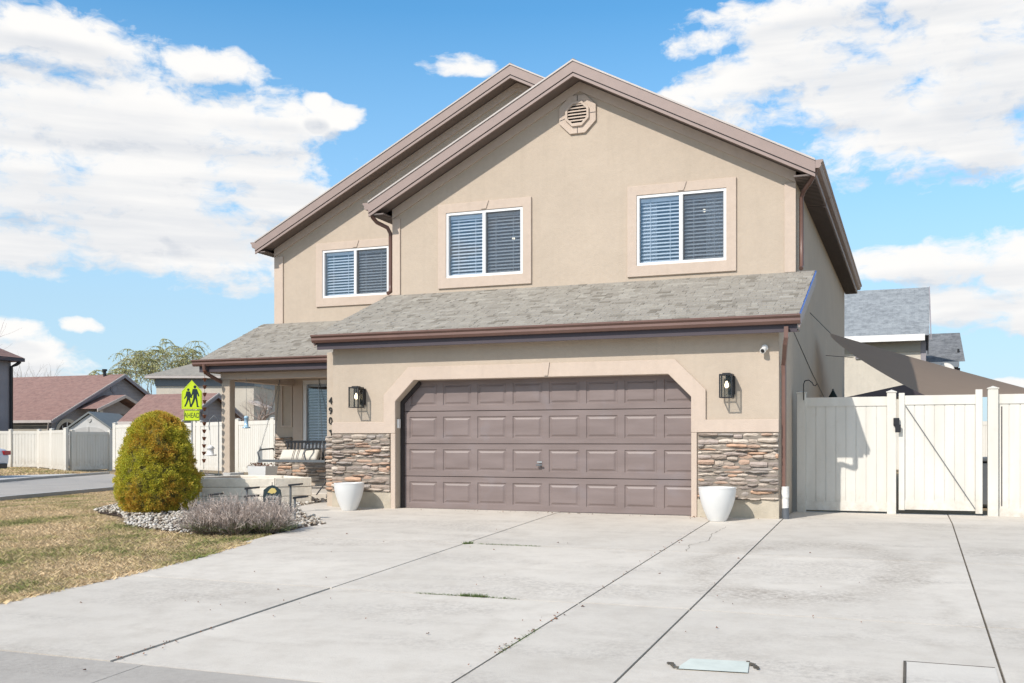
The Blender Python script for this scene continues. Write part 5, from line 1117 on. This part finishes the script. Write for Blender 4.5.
# crossing sign
sg = empty('crossing_sign', (-21.66, 12.05, -.2), 'yellow green school crossing sign reading AHEAD on a post', 'traffic sign', rz=R(34))
MB().tube([(0, .03, 0), (0, .03, 3.0)], .03, 8).build('post', 'galv', sg, off=False)
zb_, zt_, hw = 2.34, 3.30, .315
pl = MB().prism([(-hw, zb_+.0), (hw, zb_+.0), (hw, zb_+.58), (0, zt_-.02), (-hw, zb_+.58)], -.01, 0, 'y').build('pentagon_plate', 'sign_yellow', sg, .002, off=False)
def inner(s_): return [(-hw*s_, zb_+.03), (hw*s_, zb_+.03), (hw*s_, zb_+.57), (0, zt_-.05), (-hw*s_, zb_+.57)]
MB().prism(inner(.93), -.0125, -.0101, 'y', [inner(.89)]).build('border', 'sign_black', pl, off=False)
def walker(cx_, s_, name):
    q = lambda pts: [(cx_+x*s_, zb_+.07+z*s_) for x, z in pts]
    mb = MB(); mb.prism(q([(0+.065*math.cos(a*math.pi/6), .93+.075*math.sin(a*math.pi/6)) for a in range(12)]), -.0125, -.0101, 'y')
    mb.prism(q([(-.10, .84), (.09, .84), (.17, .62), (.20, .50), (.15, .49), (.10, .62), (.09, .46), (.10, .40), (-.08, .40), (-.07, .60), (-.14, .50), (-.20, .42), (-.22, .47), (-.15, .60)]), -.0125, -.0101, 'y')
    mb.prism(q([(-.08, .401), (.02, .401), (-.04, .22), (-.14, .02), (-.22, .02), (-.13, .22)]), -.0125, -.0101, 'y')
    mb.prism(q([(.021, .401), (.10, .401), (.13, .20), (.14, .05), (.20, .03), (.19, 0), (.08, 0), (.06, .20)]), -.0125, -.0101, 'y'); mb.build(name, 'sign_black', pl, off=False)
walker(.095, .70, 'pedestrian_symbol'); walker(-.11, .60, 'pedestrian_symbol')
pa = MB().box(-.245, .245, -.01, 0, 1.96, 2.31).build('rectangle_plate', 'sign_yellow', sg, .002, off=False)
text_obj('sign_lettering', 'AHEAD', .235, .001, 'sign_black', (0, -.0125, 2.135), pa, sx=.62)
MB().prism(rect(-.235, .235, 1.97, 2.30), -.0125, -.0101, 'y', [rect(-.222, .222, 1.983, 2.287)]).build('border', 'sign_black', pa, off=False)

# parked car, only its tail is in view at the left edge
def car():
    ang = math.atan2(7.9, 3.0)   # street direction
    t = empty('parked_car', (-30.7, 12.2, -.19), 'silver white car parked across the street, only its tail at the left edge', 'car', rz=R(180+9))
    t.location = (-32.25, 11.45, -.19)
    # local: tail at -x .. nose +x ; body along x
    prof = [(-2.2, .45), (-2.25, .75), (-2.15, 1.0), (-1.75, 1.08), (-1.1, 1.43), (.1, 1.45), (.9, 1.05), (2.0, .9), (2.2, .65), (2.15, .35), (1.85, .3), (-1.9, .3)]
    secs = [(-.88, .93, 0), (-.8, 1, 0.0), (.8, 1, 0), (.88, .93, 0)]
    mb = MB(); n = len(prof); vs = []
    for y, k, _ in secs:
        for x, z in prof: top = 1 if z > 1.1 else 0; vs.append((x*(.98 if abs(y) > .85 else 1), y*(.82 if top else 1), .3+(z-.3)*k))
    fs = [tuple(range(n)), tuple(3*n+i for i in range(n-1, -1, -1))]+[(j*n+i, j*n+(i+1) % n, (j+1)*n+(i+1) % n, (j+1)*n+i) for j in range(3) for i in range(n)]
    b = mb.add(vs, fs).build('body', 'car_paint', t, .04, off=False)
    for s_ in (-1, 1): MB().prism([(-1.55, 1.10), (-1.05, 1.36), (.05, 1.38), (.6, 1.08)], s_*.80, s_*.815, 'y').build('side_window', 'door_dark', t, off=False)
    MB().add([(-1.78, -.62, 1.10), (-1.78, .62, 1.10), (-1.18, .55, 1.41), (-1.18, -.55, 1.41), (-1.76, -.62, 1.08), (-1.76, .62, 1.08), (-1.16, .55, 1.39), (-1.16, -.55, 1.39)], [(0,1,2,3),(4,5,6,7)]).build('rear_window', 'door_dark', t, off=False)
    for s_ in (-1, 1): MB().box(-2.275, -2.05, *sorted((s_*.55, s_*.90)), .80, .95).build('tail_light', 'tail_red', t, .02, off=False)
    MB().box(-2.29, -2.1, -.7, .7, .32, .5).build('bumper', 'metal_black', t, .02, off=False)
    for x in (-1.35, 1.4):
        for s_ in (-1, 1):
            w = MB().tube([(x, s_*.68, .32), (x, s_*.90, .32)], .33, 24).build('wheel', 'tyre', t, .02, off=False); MB().tube([(x, s_*.901, .32), (x, s_*.915, .32)], .2, 16).build('rim', 'galv', w, off=False)
car()

# ================================================================ trees
def branch(mb, tips, p, d, L, r, depth, rnd, spread, up, kids, n=5, wob=.12):
    pts = [p]; rr = [r]; q = p.copy(); dd = d.copy(); segs = 4
    for i in range(segs):
        dd = (dd+Vector((rnd.gauss(0, wob), rnd.gauss(0, wob), rnd.gauss(0, wob)+up*.12))).normalized(); q = q+dd*(L/segs); pts.append(q.copy()); rr.append(r*(1-.45*(i+1)/segs))
    mb.tube(pts, rr, n if depth > 1 else 3, False)
    if depth == 0: tips.append((pts[-1], dd)); return
    for k in range(kids):
        t_ = rnd.uniform(.35, 1.) if k else 1.; i = min(segs-1, int(t_*segs)); b = pts[i].lerp(pts[i+1], t_*segs-i) if i < segs else pts[-1]
        ax = dd.orthogonal().normalized(); ax.rotate(Matrix.Rotation(rnd.uniform(0, 6.28), 3, dd)); nd_ = (dd+ax*spread*rnd.uniform(.5, 1.2)).normalized()
        branch(mb, tips, b, nd_, L*rnd.uniform(.58, .8), rr[i]*.62, depth-1, rnd, spread, up, kids, n, wob)
def bare_tree(loc, h, r, label, seed, mat='twig_brown', depth=5, kids=3, spread=.75, up=.6, lean=(0, 0), rscale=1., name='bare_tree', bark='bark', multi=1):
    rnd = random.Random(seed); t = empty(name, loc, label, 'tree'); x, y, z = loc
    tr = MB(); cr = MB(); tips = []
    top = Vector((x+lean[0], y+lean[1], z+h*.3))
    for m in range(multi):
        tp = top+Vector((rnd.gauss(0, .12*h*(multi > 1)), rnd.gauss(0, .12*h*(multi > 1)), 0))
        tr.tube([(x, y, z-.1), Vector((x, y, z)).lerp(tp, .5), tp], [r, r*.8, r*.62], 8)
        for k in range(4 if multi == 1 else 2):
            a = 6.28*k/4+rnd.uniform(-.5, .5); d = Vector((math.cos(a)*spread, math.sin(a)*spread, 1)).normalized(); branch(cr, tips, tp, d, h*.27, r*.5, depth-1, rnd, spread, up, kids)
    tr.build('trunk', bark, t, fixn=False); cr.build('crown', mat, t, fixn=False); return t, tips, cr
bare_tree((-28.9, 26.2, -.1), 5.0, .12, 'dense bare brown tree seen through the porch beside the tan house', 11, depth=6, kids=3, spread=1.0, up=.15, bark='bark', multi=3)
bare_tree((-61, 43, -.2), 8.2, .16, 'leafless pale tree rising behind the brown roof at the far left', 5, mat='bark_pale', depth=4, kids=3, spread=.45, up=1.0)
bare_tree((-27.3, 5.6, -.2), 7.5, .09, 'slender reddish bare tree whose twigs enter at the left photo edge', 8, mat='bark_red', depth=4, kids=3, spread=.8, up=.4)
# willow: limbs with long hanging shoots set with small yellow green leaves
def willow(loc, h, rad_, label, seed):
    rnd = random.Random(seed); t = empty('willow_tree', loc, label, 'tree'); x, y, z = loc; tr = MB(); tips = []
    tr.tube([(x, y, z-.2), (x+.2, y, z+h*.16), (x+.1, y+.1, z+h*.30)], [.42, .36, .3], 10)
    for k in range(8):
        a = 6.28*k/8+rnd.uniform(-.3, .3); sp = rnd.uniform(.35, 1.0); branch(tr, tips, Vector((x+.1, y+.1, z+h*.28)), Vector((math.cos(a)*sp, math.sin(a)*sp, 1)).normalized(), h*.30, .16, 3, rnd, .55, .35, 3)
    tr.build('trunk', 'bark_pale', t, fixn=False)
    sh_ = MB(); LV = []
    for (p, d) in tips:
        for s_ in range(8):
            L = rnd.uniform(.35, 1.35); a = rnd.uniform(0, 6.28); o = Vector((math.cos(a), math.sin(a), 0)); q = p.copy(); pts = [q.copy()]; dirv = (o*.9+Vector((0, 0, .35))).normalized()
            for i in range(6): dirv = (dirv+Vector((0, 0, -.30))).normalized(); q = q+dirv*(L/5); pts.append(q.copy())
            sh_.tube(pts, .008, 3, False, False)
            for i in range(22):
                u = rnd.random()*5.99; b = pts[int(u)].lerp(pts[int(u)+1], u-int(u)); dl = Vector((rnd.gauss(0, 1), rnd.gauss(0, 1), rnd.gauss(-.6, .6))).normalized(); s2 = dl.orthogonal().normalized()*.020; l = rnd.uniform(.07, .13)
                LV += [b-s2, b+s2, b+dl*l+s2*.3, b+dl*l-s2*.3]
    cr = sh_.build('crown', 'bark_pale', t, fixn=False)
    V = np.array([tuple(v) for v in LV])-np.array(loc); o = np_mesh('leaves', V, np.arange(len(V)).reshape(-1, 4), 'willow_leaf'); o.parent = cr
willow((-55.0, 49.5, -.2), 9.3, 4, 'big willow with thin pale yellow green spring foliage behind the rooftops', 3)
# far trees right at the photo edge
bare_tree((9.5, 60, 0), 6.5, .15, 'leafless tree far behind the right hand fence at the photo edge', 21, depth=4, kids=3, spread=.7)

# ================================================================ driveway details
dz = lambda x, y: .042*min(0, y)
mb = MB(); P_ = [(-1.46, -8.36), (-1.36, -8.10), (-.98, -8.10), (-.88, -8.32)]
mb.add([(x, y, dz(x, y)+.006) for x, y in [(-1.40, -8.42), (-1.36, -8.14), (-.98, -8.10), (-.95, -8.38)]], [(0,1,2,3)]); tag(mb.build('meter_cover', 'tile_green'), 'pale green utility cover set flush in the driveway', 'utility cover')
mb = MB()
for a, b in (((-1.48, -8.30), (-1.40, -8.42)), ((-.99, -8.12), (-.90, -8.30))):
    for i in range(16):
        t_ = random.random(); x = a[0]+(b[0]-a[0])*t_+random.uniform(-.015, .015); y = a[1]+(b[1]-a[1])*t_; s_ = random.uniform(.01, .025); mb.box(x, x+s_, y, y+s_, dz(x, y)+.006, dz(x, y)+.010)
tag(mb.build('loose_debris', 'joint_dirt'), 'crumbs of dirt around the pale utility cover', 'debris', kind='stuff')
mb = MB(); x0, x1, y0, y1 = -.02, .50, -9.2, -7.80
mb.add([(x, y, dz(x, y)+.007) for x, y in ((x0, y0), (x1, y0), (x1, y1), (x0, y1))], [(0,1,2,3)]); tag(mb.build('concrete_patch', 'old_slab'), kind='structure')
mb = MB()
for (xa, ya, xb, yb) in ((x0-.02, y0, x0-.004, y1+.02), (x0-.004, y1+.004, x1, y1+.02)): mb.add([(x, y, dz(x, y)+.0075) for x, y in ((xa, ya), (xb, ya), (xb, yb), (xa, yb))], [(0,1,2,3)])
tag(mb.build('patch_joint', 'joint_dirt'), kind='structure')
# weeds and litter in the joints
mb = MB(); rnd = random.Random(4)
def weeds(xa, ya, xb, yb, n, hmax):
    for i in range(n):
        t_ = rnd.random(); x = xa+(xb-xa)*t_+rnd.gauss(0, .012); y = ya+(yb-ya)*t_+rnd.gauss(0, .012); z = dz(x, y)-.005; a = rnd.uniform(0, 6.28); h = rnd.uniform(.01, hmax)
        mb.add([(x-.004*math.cos(a), y-.004*math.sin(a), z), (x+.004*math.cos(a), y+.004*math.sin(a), z), (x+rnd.gauss(0, .02), y+rnd.gauss(0, .02), z+h)], [(0,1,2)])
weeds(-5.08, -3.5, -5.0, -3.44, 160, .04); weeds(-4.9, -3.45, -4.1, -3.45, 200, .02); weeds(-4.2, -6.55, -3.2, -6.55, 260, .02); weeds(-3.75, -6.55, -3.5, -6.55, 260, .04); weeds(-2.63, -8.4, -2.63, -7.6, 130, .02)
tag(mb.build('joint_weeds', 'weed', fixn=False), 'tiny weeds growing in the driveway joints', 'weeds', kind='stuff')
mb = MB()
def litter(cx_, cy_, sx, sy, n):
    for i in range(n):
        x, y = rnd.gauss(cx_, sx), rnd.gauss(cy_, sy); z = dz(x, y)+.006; s_ = rnd.uniform(.008, .028); a = rnd.uniform(0, 6.28)
        mb.add([(x, y, z), (x+s_*math.cos(a), y+s_*math.sin(a), z+.006), (x+s_*1.3*math.cos(a+.5), y+s_*1.3*math.sin(a+.5), z+.002), (x+s_*.6*math.cos(a+1.1), y+s_*.6*math.sin(a+1.1), z+.012)], [(0,1,2,3)])
litter(-5.06, -8.9, .03, .3, 22); litter(-4.6, -7.5, .9, .8, 14); litter(-2.64, -7.8, .03, .6, 24); litter(-2.64, -4, .03, 1.5, 24); litter(-5.5, -.1, 1.5, .06, 40); litter(-7.6, -7, .05, 1.4, 60); litter(-1.5, -6, 2, 1.5, 16); litter(-5, -5, 2, 2, 22); litter(-2.9, -.15, .12, .08, 14)
tag(mb.build('fallen_leaves', 'dry_leaf', fixn=False), 'scattered dry leaf fragments on the driveway', 'leaf litter', kind='stuff')

rnd = random.Random(9); mb = MB()
def crack(pts, w):
    P2 = [Vector((x, y, 0)) for x, y in pts]; out = []
    for a, b in zip(P2[:-1], P2[1:]):
        n_ = max(2, int((b-a).length/.08))
        for i in range(n_): t_ = i/n_; q = a.lerp(b, t_); out.append(q+Vector((rnd.gauss(0, .008), rnd.gauss(0, .008), 0)))
    out.append(P2[-1])
    for a, b in zip(out[:-1], out[1:]):
        d = (b-a).normalized(); n_ = Vector((-d.y, d.x, 0))*w*rnd.uniform(.5, 1.3)/2
        mb.add([(q.x, q.y, dz(q.x, q.y)+.0065) for q in (a-n_, b-n_, b+n_, a+n_)], [(0, 1, 2, 3)])
crack([(-2.30, -1.1), (-2.34, -1.9), (-2.28, -2.5), (-2.42, -2.9), (-2.36, -3.4)], .005); crack([(-7.6, -5.1), (-6.6, -4.6), (-5.6, -4.4)], .004); crack([(.6, -3.0), (1.6, -2.2), (2.6, -2.0)], .004); crack([(-7.9, -3.4), (-7.5, -2.2), (-7.2, -1.2)], .004)
tag(mb.build('driveway_cracks', 'joint_dirt', fixn=False), kind='structure')
